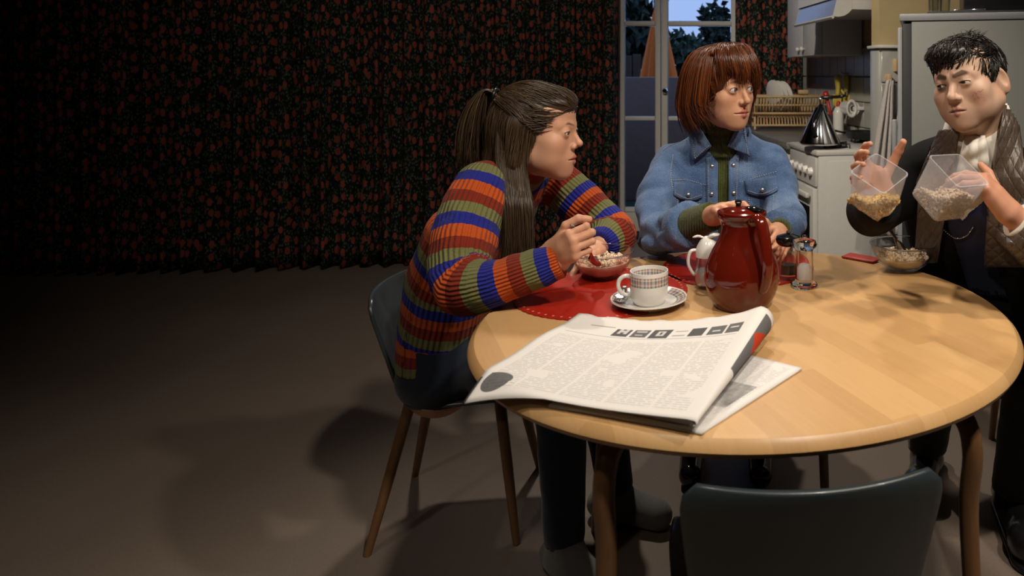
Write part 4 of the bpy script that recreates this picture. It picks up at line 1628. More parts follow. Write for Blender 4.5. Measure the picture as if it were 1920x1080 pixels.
# ------------------------------------------------------------------ heads
class Head:
    def __init__(s, pos, nb, yaw, pitch, roll, scale, **o):
        s.nb = np.array(nb, float)
        s.pos = np.array(pos, float)
        R = Matrix.Rotation(math.radians(yaw), 3, 'Z') @ Matrix.Rotation(math.radians(roll), 3, 'Y') @ Matrix.Rotation(math.radians(pitch), 3, 'X')
        s.R = np.array(R)
        s.sc = scale
        s.o = dict(fw=1.0, jw=1.0, cheek=1.0, nose=1.0, lips=1.0, eye=1.0, chin=1.0, neck=1.0, brow=1.0, ear=1.0, mw=.0235, gap=0.0, tip=0.0, bt=.0018, low=0.0)
        s.o.update(o)

    def loc(s, P):
        x, y, z = P[0] - f32(s.pos[0]), P[1] - f32(s.pos[1]), P[2] - f32(s.pos[2])
        R = s.R.astype(f32) / f32(s.sc)
        return (x * R[0, 0] + y * R[1, 0] + z * R[2, 0], x * R[0, 1] + y * R[1, 1] + z * R[2, 1], x * R[0, 2] + y * R[1, 2] + z * R[2, 2])

    def wld(s, p):
        p = np.asarray(p, float)
        return s.pos + s.sc * (p @ s.R.T)

    def local_sdf(s, L):
        o = s.o
        x, y, z = L
        M = (np.abs(x), y, z)
        d = ell(L, (0, .018, .028), (.0745, .096, .080))
        d = su(d, ell(L, (0, -.030, .044), (.058, .054, .046)), .03)
        d = su(d, ell(L, (0, -.020, -.034), (.0590 * o['fw'], .0645, .078)), .03)
        d = su(d, cone(M, (.047 * o['jw'], .010, -.054), (.017, -.058, -.096), .018, .0155), .032)
        d = su(d, sph(L, (0, -.0690, -.0985), .0180 * o['chin']), .020)
        d = su(d, sph(M, (.0425 * o['fw'], -.053, -.027), .0232 * o['cheek']), .026)
        if o['low'] > 0:
            d = su(d, sph(M, (.034 * o['fw'], -.044, -.064), .0245 * o['low']), .03)
        d = su(d, cone(M, (.009, -.0825, .0165), (.043, -.064, .0175), .0085 * o['brow'], .0080 * o['brow']), .018)
        d = ss(d, sph(M, (.0340, -.0985, .0008), .0138), .012)
        d = su(d, ell(L, (0, -.0715, -.066), (.027, .0195, .026)), .02)
        n = o['nose']
        tip = -.1005 - .004 * n
        d = su(d, cone(L, (0, -.0812, .009), (0, tip, -.0285 + .002 * o['tip']), .0062, .0080 * n), .011)
        d = su(d, cone(L, (0, -.0770, -.004), (0, -.0860, -.0325), .0085, .0105), .008)
        d = su(d, sph(L, (0, tip, -.0310 + .003 * o['tip']), .0088 * n), .006)
        d = su(d, sph(M, (.0102 * n, -.0920, -.0350), .0068 * n), .006)
        d = ss(d, ell(M, (.0060 * n, -.0972, -.0420), (.0030, .0050, .0030)), .003)
        # eyelids
        e = o['eye']
        d = su(d, sph(M, (.0315, -.0745, .0005), .0144), .0055)
        d = ss(d, cone(M, (.0205, -.0890, .0075 * e + .003), (.0320, -.0905, .0092 * e + .003), .0010, .0012), .004)
        d = ss(d, cone(M, (.0320, -.0905, .0092 * e + .003), (.0440, -.0810, .0065 * e + .003), .0012, .0010), .004)
        d = ss(d, ell(M, (.0318, -.0905, .0), (.0142, .0145, .0054 * e)), .0016)
        # lips
        l, mw = o['lips'], o['mw']
        d = ss(d, cone(L, (0, -.0995, -.0488), (0, -.0985, -.0545), .0030, .0034), .005)
        d = su(d, cone(M, (.0040, -.0915, -.0605), (mw, -.0785, -.0655), .0052 * l, .0022), .0045)
        d = su(d, cone(M, (.0, -.0900, -.0718), (mw - .002, -.0785, -.0672), .0068 * l, .0024), .0045)
        d = ss(d, cone(M, (.0, -.0985, -.0657), (mw + .002, -.0820, -.0662), .0018 + o['gap'], .0012), .003)
        # ears
        if o['ear'] > 0:
            E = (M[0] - f32(.0755) - (y - f32(.01)) * f32(.35), y - f32(.016) + z * f32(.22), z + f32(.010))
            ea = ell(E, (0, 0, 0), (.0085, .0185 * o['ear'], .031 * o['ear']))
            ea = ss(ea, ell(E, (.0090, -.002, .004), (.0090, .0115, .0210)), .003)
            d = su(d, ea, .006)
        return d

    def sdf(s, P):
        d = s.local_sdf(s.loc(P)) * f32(s.sc)
        return su(d, cone(P, s.wld((0, .028, -.050)), s.nb, .050 * s.o['neck'], .056 * s.o['neck']), .03)

    def neck_pt(s, f):
        return s.nb * (1 - f) + s.wld((0, .028, -.050)) * f

    def colours(s, V, skin, lip, brow, extra=None):
        L = s.loc(tuple(V.astype(f32).T))
        x, y, z = L
        M = (np.abs(x), y, z)
        C = np.tile(np.array(skin, float), (len(V), 1))

        def blend(mask, col):
            nonlocal C
            mask = np.clip(mask, 0, 1)[:, None]
            C = C * (1 - mask) + np.array(col) * mask
        sk = np.array(skin)
        blend(.45 * np.clip(1 - sph(M, (.042, -.062, -.032), 0) / .030, 0, 1), sk * np.array([1.04, .78, .74]))
        blend(.40 * np.clip(1 - sph(L, (0, -.105, -.032), 0) / .016, 0, 1), sk * np.array([1.02, .80, .76]))
        blend(.5 * np.clip(1 - np.abs(ell(M, (.08, .012, -.01), (.014, .022, .034))) / .01, 0, 1), sk * np.array([1.0, .72, .66]))
        l, mw = s.o['lips'], s.o['mw']
        lp = np.minimum(cone(M, (.0040, -.0915, -.0605), (mw, -.0785, -.0655), .0052 * l, .0022), cone(M, (.0, -.0900, -.0718), (mw - .002, -.0785, -.0672), .0068 * l, .0024))
        blend(np.clip((.0022 - lp) / .0018, 0, 1) * .95, lip)
        blend(np.clip(1 - np.abs(z + .0657) / (.0016 + s.o['gap']), 0, 1) * (M[0] < mw) * (y < -.07) * .85, np.array(lip) * .2)
        bw = s.o['bt']
        b1 = np.minimum(cone(M, (.0120, -.090, .0185), (.029, -.084, .0238), bw, bw * 1.1), cone(M, (.029, -.084, .0238), (.047, -.066, .0175), bw * 1.1, bw * .3))
        blend(np.clip((.0022 - (b1 - (.0008 + bw * 1.1) * (y < -.06))) / .0026, 0, 1) * (y < -.05) * .9, brow)
        al = ell(M, (.0318, -.0905, .0), (.0142, .0145, .0054 * s.o['eye']))
        blend(np.clip((.0026 - al) / .0014, 0, 1) * (z > -.001) * (y < -.06) * .9, np.array(brow) * .25)
        blend(np.clip((.0016 - al) / .0010, 0, 1) * (z <= -.001) * (y < -.06) * .55, np.array(brow) * .5)
        if extra:
            extra(blend, L)
        return C

    def eyes(s, gaze, iris, parent):
        g = np.array(gaze, float)
        g /= np.linalg.norm(g)
        for sg in (-1, 1):
            c = s.wld((sg * .0315, -.0745, .0005))
            r = .0126 * s.sc
            n, m = 40, 28
            th = np.linspace(0, math.pi, m)
            V = []
            gw = g
            up = np.cross(gw, [0.1, .2, 1.0])
            up /= np.linalg.norm(up)
            sd = np.cross(gw, up)
            for t in th:
                bulge = 1 + .05 * max(0, 1 - t / .5) ** 2
                for k in range(n):
                    a = 2 * math.pi * k / n
                    V.append(c + r * bulge * (gw * math.cos(t) + math.sin(t) * (up * math.cos(a) + sd * math.sin(a))))
            fs = [(i * n + k, (i + 1) * n + k, (i + 1) * n + (k + 1) % n, i * n + (k + 1) % n) for i in range(m - 1) for k in range(n)]
            ang = np.repeat(th, n)
            npmesh('eye', V, fs, iris, parent, {'ang': ang})


def iris_mat(name, col):
    m = NT(name)
    a = m.attr('ang')
    c = m.ramp(m.math('DIVIDE', a, 1.2), [(0, (.004, .004, .004)), (.17, (.004, .004, .004)), (.20, col), (.38, tuple(x * .5 for x in col)), (.43, (.02, .02, .02)), (.47, (.62, .58, .54))])
    m.set(col=c, rough=.08, spec=.6)
    return m.m


def skin_mat(name):
    m = NT(name)
    c = m.attr('col', 'Color')
    nz = m.noise(m.coord(), 220, 4)
    n2 = m.noise(m.coord(), 30, 3)
    c2 = m.mix(m.math('MULTIPLY', m.math('SUBTRACT', n2, .3), .45), c, m.mix(.5, c, (.42, .15, .09, 1)))
    m.set(col=c2, rough=.48, spec=.35, sss=.12)
    m.bump(nz, .12, .001)
    return m.m


MAT['skin'] = skin_mat('skin')


# ------------------------------------------------------------------ hands
def hand(P, wrist, f, n, right, curls, size=1.0, spread=.10, thumb=((.55, .75, -.35), (.85, .35, -.4), (.9, .1, -.4)), fore=None, bases=None):
    wrist = np.array(wrist, float)
    f = np.array(f, float)
    f /= np.linalg.norm(f)
    n = np.array(n, float)
    n = n - f * (n @ f)
    n /= np.linalg.norm(n)
    t = np.cross(f, n) * (-1 if right else 1)
    s = size

    def W(a, b, c):
        return wrist + s * (a * f + b * t + c * n)
    lat = (.0265, .0090, -.0085, -.0250)
    fw = (.086, .090, .086, .078)
    ln = ((.042, .025, .021), (.046, .029, .022), (.042, .027, .022), (.033, .020, .019))
    rd = (.0086, .0088, .0083, .0074)
    d = cone(P, W(-.005, .004, 0), W(.05, .006, .001), .0225 * s, .019 * s)
    for i in range(4):
        d = su(d, cone(P, W(.01, lat[i] * .55, 0), W(fw[i], lat[i], .001), .0175 * s, .0108 * s), .012 * s)
    d = su(d, cone(P, W(.015, .014, -.008), W(.050, .026, -.012), .017 * s, .014 * s), .014 * s)
    d = su(d, cone(P, W(.015, -.016, -.007), W(.055, -.022, -.008), .016 * s, .013 * s), .014 * s)
    for i in range(4):
        p = W(fw[i], lat[i], .001)
        ang = 0
        sp = spread * (1.5 - i) * .8
        fd = None
        r0 = rd[i] * s
        for j in range(3):
            ang += curls[i][j]
            dr = math.cos(ang) * (f + t * sp) - math.sin(ang) * n
            dr /= np.linalg.norm(dr)
            q = p + dr * ln[i][j] * s
            r1 = r0 * (.93 if j < 2 else .80)
            c = cone(P, p, q, r0, r1)
            fd = c if fd is None else su(fd, c, .003 * s)
            p, r0 = q, r1
        d = su(d, fd, .0045 * s)
    p = W(.028, .024, -.010)
    r0 = .0125 * s
    fd = None
    for j, (a, b, c_) in enumerate(thumb):
        v = a * f + b * t + c_ * n
        v /= np.linalg.norm(v)
        q = p + v * (.042, .032, .025)[j] * s
        r1 = (.0105, .0098, .0078)[j] * s
        c = cone(P, p, q, r0, r1)
        fd = c if fd is None else su(fd, c, .004 * s)
        p, r0 = q, r1
    d = su(d, fd, .007 * s)
    if fore is not None:
        d = su(d, cone(P, W(0, .0, 0), fore, .0235 * s, .034 * s), .015)
    return d


# ------------------------------------------------------------------ torso
def torso(P, rows):
    """rows: (centre, lateral unit vector, half width, radius) from the hips up"""
    C = np.array([r[0] for r in rows], float)
    Lv = np.array([np.array(r[1], float) / np.linalg.norm(r[1]) for r in rows])
    w = np.array([r[2] for r in rows], float)
    rd = np.array([r[3] for r in rows], float)
    ax = C[-1] - C[0]
    L2 = ax @ ax
    ts = (C - C[0]) @ ax / L2
    t = np.clip(((P[0] - f32(C[0][0])) * f32(ax[0]) + (P[1] - f32(C[0][1])) * f32(ax[1]) + (P[2] - f32(C[0][2])) * f32(ax[2])) / f32(L2), 0, 1)

    def ip(v):
        return np.interp(t, ts, v).astype(f32)
    dx, dy, dz = P[0] - ip(C[:, 0]), P[1] - ip(C[:, 1]), P[2] - ip(C[:, 2])
    lx, ly, lz = ip(Lv[:, 0]), ip(Lv[:, 1]), ip(Lv[:, 2])
    ww = ip(w)
    s = np.clip(dx * lx + dy * ly + dz * lz, -ww, ww)
    dx, dy, dz = dx - s * lx, dy - s * ly, dz - s * lz
    return np.sqrt(dx * dx + dy * dy + dz * dz) - ip(rd)


def polyparam(V, pts):
    """arc length and angle of vertices around a polyline"""
    pts = np.asarray(pts, float)
    best = np.full(len(V), 1e9)
    tt = np.zeros(len(V))
    an = np.zeros(len(V))
    acc = 0.0
    ref = np.array([.13, .2, 1.0])
    for i in range(len(pts) - 1):
        a, b = pts[i], pts[i + 1]
        ba = b - a
        L = np.linalg.norm(ba)
        lo_, hi_ = (0 if i else -3), (1 if i < len(pts) - 2 else 4)
        t = np.clip((V - a) @ ba / L ** 2, lo_, hi_)
        q = V - a - t[:, None] * ba
        d = np.linalg.norm(q, axis=1)
        T = ba / L
        e1 = ref - T * (ref @ T)
        e1 /= np.linalg.norm(e1)
        ref = e1
        e2 = np.cross(T, e1)
        m = d < best
        best[m] = d[m]
        tt[m] = acc + t[m] * L
        an[m] = np.arctan2(q[m] @ e2, q[m] @ e1)
        acc += L
    return best, tt, an


# ------------------------------------------------------------------ hair
def strands(name, paths, radii, mat, parent, tint, nside=4, flat=.6):
    mv, mf, col = [], [], []
    n0 = 0
    for k, (P, r) in enumerate(zip(paths, radii)):
        P = np.asarray(P, float)
        m = len(P)
        T = np.gradient(P, axis=0)
        T /= np.linalg.norm(T, axis=1)[:, None] + 1e-9
        ref = np.array([.3, .5, .81])
        N = np.cross(T, ref)
        N /= np.linalg.norm(N, axis=1)[:, None] + 1e-9
        B = np.cross(T, N)
        a = np.arange(nside) * 2 * math.pi / nside
        V = P[:, None] + np.asarray(r)[:, None, None] * (np.cos(a)[None, :, None] * N[:, None] + np.sin(a)[None, :, None] * B[:, None] * flat)
        mv.append(V.reshape(-1, 3))
        i, j = np.meshgrid(np.arange(m - 1), np.arange(nside), indexing='ij')
        i, j = i.ravel(), j.ravel()
        jn = (j + 1) % nside
        mf.append(np.stack([i * nside + j, i * nside + jn, (i + 1) * nside + jn, (i + 1) * nside + j], 1) + n0)
        col.append(np.full(m * nside, tint[k]))
        n0 += m * nside
    o = npmesh(name, np.concatenate(mv), np.concatenate(mf), mat, parent, {'tint': np.concatenate(col)})
    return tag(o, kind='stuff')


def surf_strands(H, fn, V, field, n, steps, step, seed, off=(.001, .004), jit=.25, rmax=.0014, keep=None, lim=.010):
    """strands that start all over a scalp surface and run along a direction field, kept outside it"""
    r = np.random.default_rng(seed)
    if keep is not None:
        L = np.stack(H.loc(tuple(V.astype(f32).T)), 1)
        V = V[keep(L)]
    P = V[r.integers(0, len(V), n)] + r.normal(size=(n, 3)) * .002
    of = r.uniform(off[0], off[1], n)
    nz = r.normal(size=(n, 3)) * jit
    st = step * r.uniform(.7, 1.2, n)
    out = []
    far = []
    for k in range(steps):
        for _ in range(2):
            Pf = P.astype(f32)
            d0 = fn((Pf[:, 0], Pf[:, 1], Pf[:, 2]))
            g = np.empty_like(P)
            for a in range(3):
                q = Pf.copy()
                q[:, a] += f32(.0015)
                g[:, a] = (fn((q[:, 0], q[:, 1], q[:, 2])) - d0) / .0015
            g /= np.linalg.norm(g, axis=1)[:, None] + 1e-6
            push = np.clip(of * min(1, .35 + k * .25) - d0, 0, .012)
            P = P + g * push[:, None]
        out.append(P.copy())
        far.append(d0 > lim)
        L = np.stack(H.loc(tuple(P.astype(f32).T)), 1).astype(float)
        dr = field(L) + nz
        dr = dr @ H.R.T
        dr -= g * (dr * g).sum(1)[:, None] * (d0 < .006)[:, None]
        dr /= np.linalg.norm(dr, axis=1)[:, None] + 1e-6
        P = P + dr * st[:, None]
    Q = np.stack(out, 1)
    w = np.interp(np.linspace(0, 1, steps), [0, .15, .75, 1], [.4, 1, .9, .15]) * rmax
    fr = np.stack(far, 1)
    paths, rads = [], []
    tn = np.clip(r.normal(.40, .22, n), 0, 1)
    tout = []
    for k in range(n):
        e = int(np.argmax(fr[k])) if fr[k].any() else steps
        if e < 4:
            continue
        paths.append(Q[k, :e])
        rads.append(np.interp(np.linspace(0, 1, e), [0, .15, .75, 1], [.4, 1, .9, .15]) * rmax * r.uniform(.7, 1.3))
        tout.append(tn[k])
    return paths, rads, tout


def hair_mat(name, dark, light, rough=.36):
    m = NT(name)
    t = m.attr('tint')
    m.set(col=m.ramp(t, [(0, dark), (1, light)]), rough=rough, spec=.45)
    m.b.inputs['Anisotropic'].default_value = .4
    return m.m


def cloth_mat(name, col, rough=.85, var=.2, scale=60, bump=.25, sheen=.2):
    m = NT(name)
    co = m.coord()
    nz = m.noise(co, scale, 4)
    n2 = m.noise(co, 900, 2)
    c = m.mix(nz, tuple(x * (1 - var) for x in col), tuple(x * (1 + var) for x in col))
    m.set(col=c, rough=rough, spec=.2, sheen=sheen)
    m.bump(m.math('ADD', nz, m.math('MULTIPLY', n2, .3)), bump, .003)
    return m.m
# ================================================================== people
def join_parts(parts):
    Vs, Fs, Cs = [], [], []
    n = 0
    for V, Fq, C in parts:
        Vs.append(V)
        Fs.append(Fq + n)
        Cs.append(C)
        n += len(V)
    return np.concatenate(Vs), np.concatenate(Fs), np.concatenate(Cs)


def flat_col(V, skin):
    return np.tile(np.array(skin, float), (len(V), 1))


def hand_cols(V, skin, tips):
    C = flat_col(V, skin)
    n = .5 + .5 * np.sin(V[:, 0] * 190) * np.sin(V[:, 2] * 170 + V[:, 1] * 90)
    C *= (1 - .10 * n)[:, None] * np.array([1, .93, .90])
    return C


def head_mesh(H, skin, lip, brow, extra=None, res=.0022):
    lo = np.minimum(H.pos + np.array([-.125, -.125, -.14]) * H.sc, H.nb - np.array([.08, .08, .02]))
    hi = np.maximum(H.pos + np.array([.125, .125, .13]) * H.sc, H.nb + .08)
    V, Fq = nets(H.sdf, lo, hi, res)
    return V, Fq, H.colours(V, skin, lip, brow, extra)


def ellip_pt(c, r, d):
    d = np.asarray(d, float)
    k = 1 / np.sqrt(((d / r) ** 2).sum(-1, keepdims=True))
    return c + d * k


# ------------------------------------------------------------------ 1. the girl in the striped jumper
def girl():
    root = empty('person', (-.79, 2.04, 0), 'girl with a ponytail in a striped knitted jumper holding a spoon', 'person')
    H = Head((-.527, 1.85, 1.085), (-.585, 1.885, .985), 85, 3, 0, 1.03, fw=1.0, cheek=.97, jw=.90, nose=.86, lips=1.1, eye=.68, neck=.88, brow=.75, ear=0, tip=1.6, bt=.0004, low=1.0)
    skin, lip, brow = (.62, .335, .215), (.40, .13, .10), (.075, .04, .025)
    parts = [head_mesh(H, skin, lip, brow)]
    lat = (.12, .99, 0)
    rows = [((-.810, 2.03, .41), lat, .085, .115), ((-.805, 2.02, .55), lat, .080, .108), ((-.762, 1.98, .70), lat, .078, .108), ((-.695, 1.93, .84), lat, .088, .098), ((-.625, 1.905, .935), lat, .112, .066), ((-.580, 1.885, 1.0), lat, .03, .048)]
    armR = spline([(-.640, 1.765, .948), (-.652, 1.69, .86), (-.632, 1.615, .765), (-.55, 1.578, .772), (-.405, 1.588, .822)], 14)
    rR = np.interp(np.linspace(0, 1, 14), [0, .3, .5, .72, 1], [.068, .072, .063, .050, .038])
    armL = spline([(-.545, 2.05, .935), (-.455, 2.03, .86), (-.360, 1.985, .792), (-.372, 1.94, .782), (-.385, 1.905, .777)], 12)
    rL = np.interp(np.linspace(0, 1, 12), [0, .3, .55, .8, 1], [.064, .060, .056, .044, .035])

    def tors(P):
        return torso(P, rows)

    def arm1(P):
        return chain(P, armR, rR, .012)

    def arm2(P):
        return chain(P, armL, rL, .012)

    def collar(P):
        return cone(P, H.neck_pt(-.05), H.neck_pt(.40), .064, .060)

    def jumper(P):
        a = arm1(P)
        d = su(su(tors(P), a, .035), arm2(P), .03)
        d = d + f32(.0035) * wob(P, 34) + f32(.002) * wob(P, 80)
        d = su(d, collar(P), .02)
        d = np.maximum(d, f32(.452) - P[2] + f32(.006) * wob(P, 25))
        # cut the cuffs
        for arm in (armR, armL):
            e = arm[-1]
            t = arm[-1] - arm[-2]
            t = t / np.linalg.norm(t)
            near = sph(P, e, .09)
            cut = (P[0] - f32(e[0])) * f32(t[0]) + (P[1] - f32(e[1])) * f32(t[1]) + (P[2] - f32(e[2])) * f32(t[2])
            d = np.where(near < 0, np.maximum(d, cut), d)
        return d
    V, Fq = nets(jumper, (-.96, 1.47, .38), (-.27, 2.20, 1.08), .0062)
    Pv = tuple(V.astype(f32).T)
    dt, da, db = tors(Pv), arm1(Pv), arm2(Pv)
    axis = np.array([r[0] for r in rows])
    _, tt, ta = polyparam(V, axis)
    _, t1, a1 = polyparam(V, armR)
    _, t2, a2 = polyparam(V, armL)
    Lt = tt.max()
    st = np.where(da < np.minimum(dt, db), t1 + .012, np.where(db < dt, t2 + .03, (Lt - tt) + .0))
    an = np.where(da < np.minimum(dt, db), a1 * 9, np.where(db < dt, a2 * 9, ta * 20))
    m = NT('striped_knit')
    s = m.attr('stripe')
    a = m.attr('rib')
    ph = m.math('FRACT', m.math('DIVIDE', m.math('ADD', s, m.math('MULTIPLY', m.math('SUBTRACT', m.noise(m.coord(), 90, 2), .5), .006)), .0285 * 4))
    c = m.ramp(ph, [(0, (.010, .020, .26)), (.25, (.52, .080, .012)), (.5, (.21, .020, .008)), (.75, (.17, .175, .065))], 'CONSTANT')
    fz = m.noise(m.coord(), 260, 3)
    c = m.mix(m.math('MULTIPLY', fz, .22), c, (.10, .06, .045, 1))
    m.set(col=c, rough=.95, spec=.12, sheen=.06)
    rib = m.math('SINE', m.math('MULTIPLY', a, 4.2))
    m.bump(m.math('ADD', m.math('MULTIPLY', rib, .7), m.math('MULTIPLY', fz, .7)), .75, .0035)
    npmesh('striped_jumper', V, Fq, m.m, root, {'stripe': st, 'rib': an})
    # hands
    wr = np.array((-.425, 1.598, .832))

    def hR(P):
        return hand(P, wr, (.66, -.56, .36), (-.60, -.75, -.16), True, ((.95, 1.75, 1.1), (1.0, 1.75, 1.1), (1.05, 1.7, 1.1), (1.1, 1.7, 1.1)), .95, .02, ((.75, .50, -.15), (.75, .1, -.65), (.3, -.4, -.85)), fore=(-.50, 1.592, .79))
    V, Fq = nets(hR, (-.52, 1.46, .74), (-.31, 1.70, .96), .0023)
    parts.append((V, Fq, hand_cols(V, skin, None)))

    def hL(P):
        return hand(P, (-.388, 1.897, .773), (-.05, -.98, -.02), (-.30, .10, .95), False, ((1.2, 1.4, .8),) * 4, .86, .03, fore=(-.372, 1.94, .782))
    V, Fq = nets(hL, (-.50, 1.70, .70), (-.30, 1.98, .86), .003)
    parts.append((V, Fq, hand_cols(V, skin, None)))
    # legs and trunk under the clothes
    leg1 = [(-.78, 1.965, .475), (-.46, 1.80, .450), (-.442, 1.775, .10)]
    leg2 = [(-.78, 2.10, .475), (-.42, 2.03, .450), (-.362, 2.0, .10)]

    def inner(P):
        d = torso(P, [(r[0], r[1], r[2], r[3] - .02) for r in rows])
        d = su(d, chain(P, armR, rR - .012, .01), .02)
        d = su(d, chain(P, armL, rL - .012, .01), .02)
        d = su(d, chain(P, leg1, (.075, .052, .036), .02), .02)
        d = su(d, chain(P, leg2, (.075, .052, .036), .02), .02)
        d = su(d, cone(P, leg1[2], (-.44, 1.77, .05), .036, .03), .02)
        d = su(d, cone(P, leg2[2], (-.36, 1.99, .05), .036, .03), .02)
        return d
    V, Fq = nets(inner, (-.95, 1.5, .0), (-.3, 2.25, 1.06), .013, 1)
    parts.append((V, Fq, flat_col(V, skin)))
    npmesh('body', *join_parts(parts)[:2], MAT['skin'], root, None, {'col': join_parts(parts)[2]})
    H.eyes(H.R @ np.array((.0, -1, -.06)), iris_mat('iris_girl', (.10, .09, .07)), root)

    def jeans(P):
        d = torso(P, [((-.81, 2.03, .44), lat, .085, .112), ((-.805, 2.02, .56), lat, .08, .10)])
        d = su(d, chain(P, leg1, (.084, .066, .050), .03), .03)
        d = su(d, chain(P, leg2, (.084, .066, .050), .03), .03)
        d = d + f32(.004) * wob(P, 30)
        d = np.maximum(d, f32(.085) - P[2])
        return np.maximum(d, P[2] - f32(.60))
    V, Fq = nets(jeans, (-.96, 1.66, .06), (-.28, 2.25, .62), .011)
    npmesh('jeans', V, Fq, cloth_mat('dark_jeans', (.012, .018, .032), .85, .3, 50), root)
    MAT['sock'] = cloth_mat('pale_sock', (.12, .118, .115), .9, .1, 80)
    for (x, y, dx, dy) in ((-.44, 1.77, .75, -.66), (-.36, 2.0, .95, -.3)):
        def shoe(P):
            a = np.array((x, y, .055))
            b = a + np.array((dx, dy, 0)) * .13
            b[2] = .036
            h = a - np.array((dx, dy, 0)) * .045
            h[2] = .04
            d = su(cone(P, a + np.array((0, 0, .035)), a, .040, .040), cone(P, a, b, .040, .033), .03)
            d = su(d, cone(P, h, b, .038, .034), .02)
            return np.maximum(d, f32(.003) - P[2])
        V, Fq = nets(shoe, (x - .16, y - .2, -.01), (x + .24, y + .16, .15), .006)
        npmesh('shoe', V, Fq, MAT['sock'], root)

    # ---- hair
    HM = hair_mat('girl_hair', (.030, .017, .009), (.115, .072, .038), .40)
    r = np.random.default_rng(21)
    cC, cR = np.array((0, .018, .030)), np.array((.0795, .102, .088))
    tie = np.array((0.0, .110, .078))

    def cap(P):
        L = H.loc(P)
        M = (np.abs(L[0]), L[1], L[2])
        d = ell(L, cC, cR)
        d = su(d, ell(L, (0, -.045, .068), (.050, .046, .034)), .02)
        d = su(d, cone(L, (0, .06, -.02), (0, .085, -.10), .060, .050), .04)
        d = su(d, cone(M, (.066, .026, .01), (.074, .022, -.07), .024, .022), .03)
        fc = ell(L, (0, -.112, -.028), (.080, .068, .085))
        d = ss(d, fc, .010)
        d = ss(d, cone(L, (-.09, -.055, -.10), (.09, -.055, -.10), .060, .060), .01)
        return d * f32(H.sc)
    V, Fq = nets(cap, H.pos - .15, H.pos + .15, .004)
    paths, rads, tints = [], [], []
    def fld(L):
        v = tie - L
        v /= np.linalg.norm(v, axis=1)[:, None] + 1e-6
        low = L[:, 2] < .006 + (L[:, 1] + .02) * .54
        v[low] = np.array((0, .10, -1.0))
        v[:, 2] -= .25 * (L[:, 1] < .0) * (L[:, 2] < .06)
        return v
    a_, b_, c_ = surf_strands(H, cap, V, fld, 2600, 13, .011, 3, (.0008, .005), .10, .0013, lambda L: (L[:, 2] > -.10) & (np.linalg.norm(L - tie, axis=1) > .012))
    keep = [k for k in range(len(a_)) if True]
    for k in keep:
        q = a_[k]
        L = np.stack(H.loc(tuple(q.astype(f32).T)), 1)
        dd = np.linalg.norm(L - tie, axis=1)
        e = np.argmax(dd < .012) if (dd < .012).any() else len(q)
        if e < 4:
            continue
        paths.append(q[:e])
        rads.append(b_[k][:e])
        tints.append(c_[k])
    # ponytail
    for i in range(600):
        a, b = r.normal(size=2) * .5
        tipz = -.080 + r.normal() * .014
        sx, sy = .022 * a, .020 * b
        pts = np.array([tie + (0.2 * sx, -.006, .1 * sy), tie + (.5 * sx, .030 + .3 * sy, .012 + .3 * abs(b) * .01), tie + (sx, .052 + sy, -.030), tie + (sx * 1.2, .062 + sy * 1.4, -.085), tie + (sx * 1.3, .060 + sy * 1.5 + r.normal() * .006, tipz - .078)])
        q = spline(pts, 16)
        paths.append(H.wld(q))
        rads.append(np.interp(np.linspace(0, 1, 16), [0, .2, .8, 1], [.001, .0014, .0013, .0004]))
        tints.append(r.uniform(.1, .85))
    # loose hair over the near shoulder
    for i in range(1350):
        s = r.uniform(0, 1)
        w = r.normal() * .5
        root_p = ellip_pt(cC, cR * 1.02, np.array((-.9, .85 - 1.15 * s, .30 - .55 * r.uniform())))
        y1 = .050 - .060 * s + .008 * w
        L_ = r.uniform(.80, 1.05)
        pts = np.array([root_p, (-.083 - .004 * r.uniform(), y1 + .012, -.05), (-.092 - .014 * r.uniform(), y1 - .004, -.12), (-.112 - .020 * r.uniform(), y1 * .95 - .020 + .006 * w, -.20 * L_), (-.126 - .022 * r.uniform(), y1 * .95 - .034 + .010 * w, -.32 * L_)])
        q = spline(pts, 18)
        paths.append(H.wld(q))
        rads.append(np.interp(np.linspace(0, 1, 18), [0, .1, .75, 1], [.0008, .0015, .0015, .0004]))
        tints.append(np.clip(r.normal(.30, .2), 0, 1))
    # hair on the far side and back
    for i in range(160):
        s = r.uniform(0, 1)
        root_p = ellip_pt(cC, cR * 1.02, np.array((.9 - 1.4 * s, .85, .1 - .4 * r.uniform())))
        pts = np.array([root_p, root_p * np.array((1, 1, 0)) + (0, .004, -.07), root_p * np.array((1, .9, 0)) + (0, .01, -.13), root_p * np.array((1, .9, 0)) + (0, .018, -.19)])
        q = spline(pts, 10)
        paths.append(H.wld(q))
        rads.append(np.interp(np.linspace(0, 1, 10), [0, .1, .75, 1], [.001, .0024, .0022, .0006]))
        tints.append(r.uniform(.1, .6))
    hb = npmesh('hair', V, Fq, HM, root, {'tint': np.full(len(V), .18)})
    strands('hair_strands', paths, rads, HM, hb, tints)
    tq = H.wld(np.array([tie + (.017 * math.cos(a), .004, .017 * math.sin(a)) for a in np.linspace(0, 2 * math.pi, 20)]))
    MB().tube(tq, .0045, 8, cap=False).build('hair_tie', MAT['black'], hb, True)
    return root


girl()
gs = Vector((-.372, 1.555, .905))
spoon('spoon', (-.352, 1.725, .772), gs, 'steel spoon held in the fist of the girl', up=(.3, .6, .7))


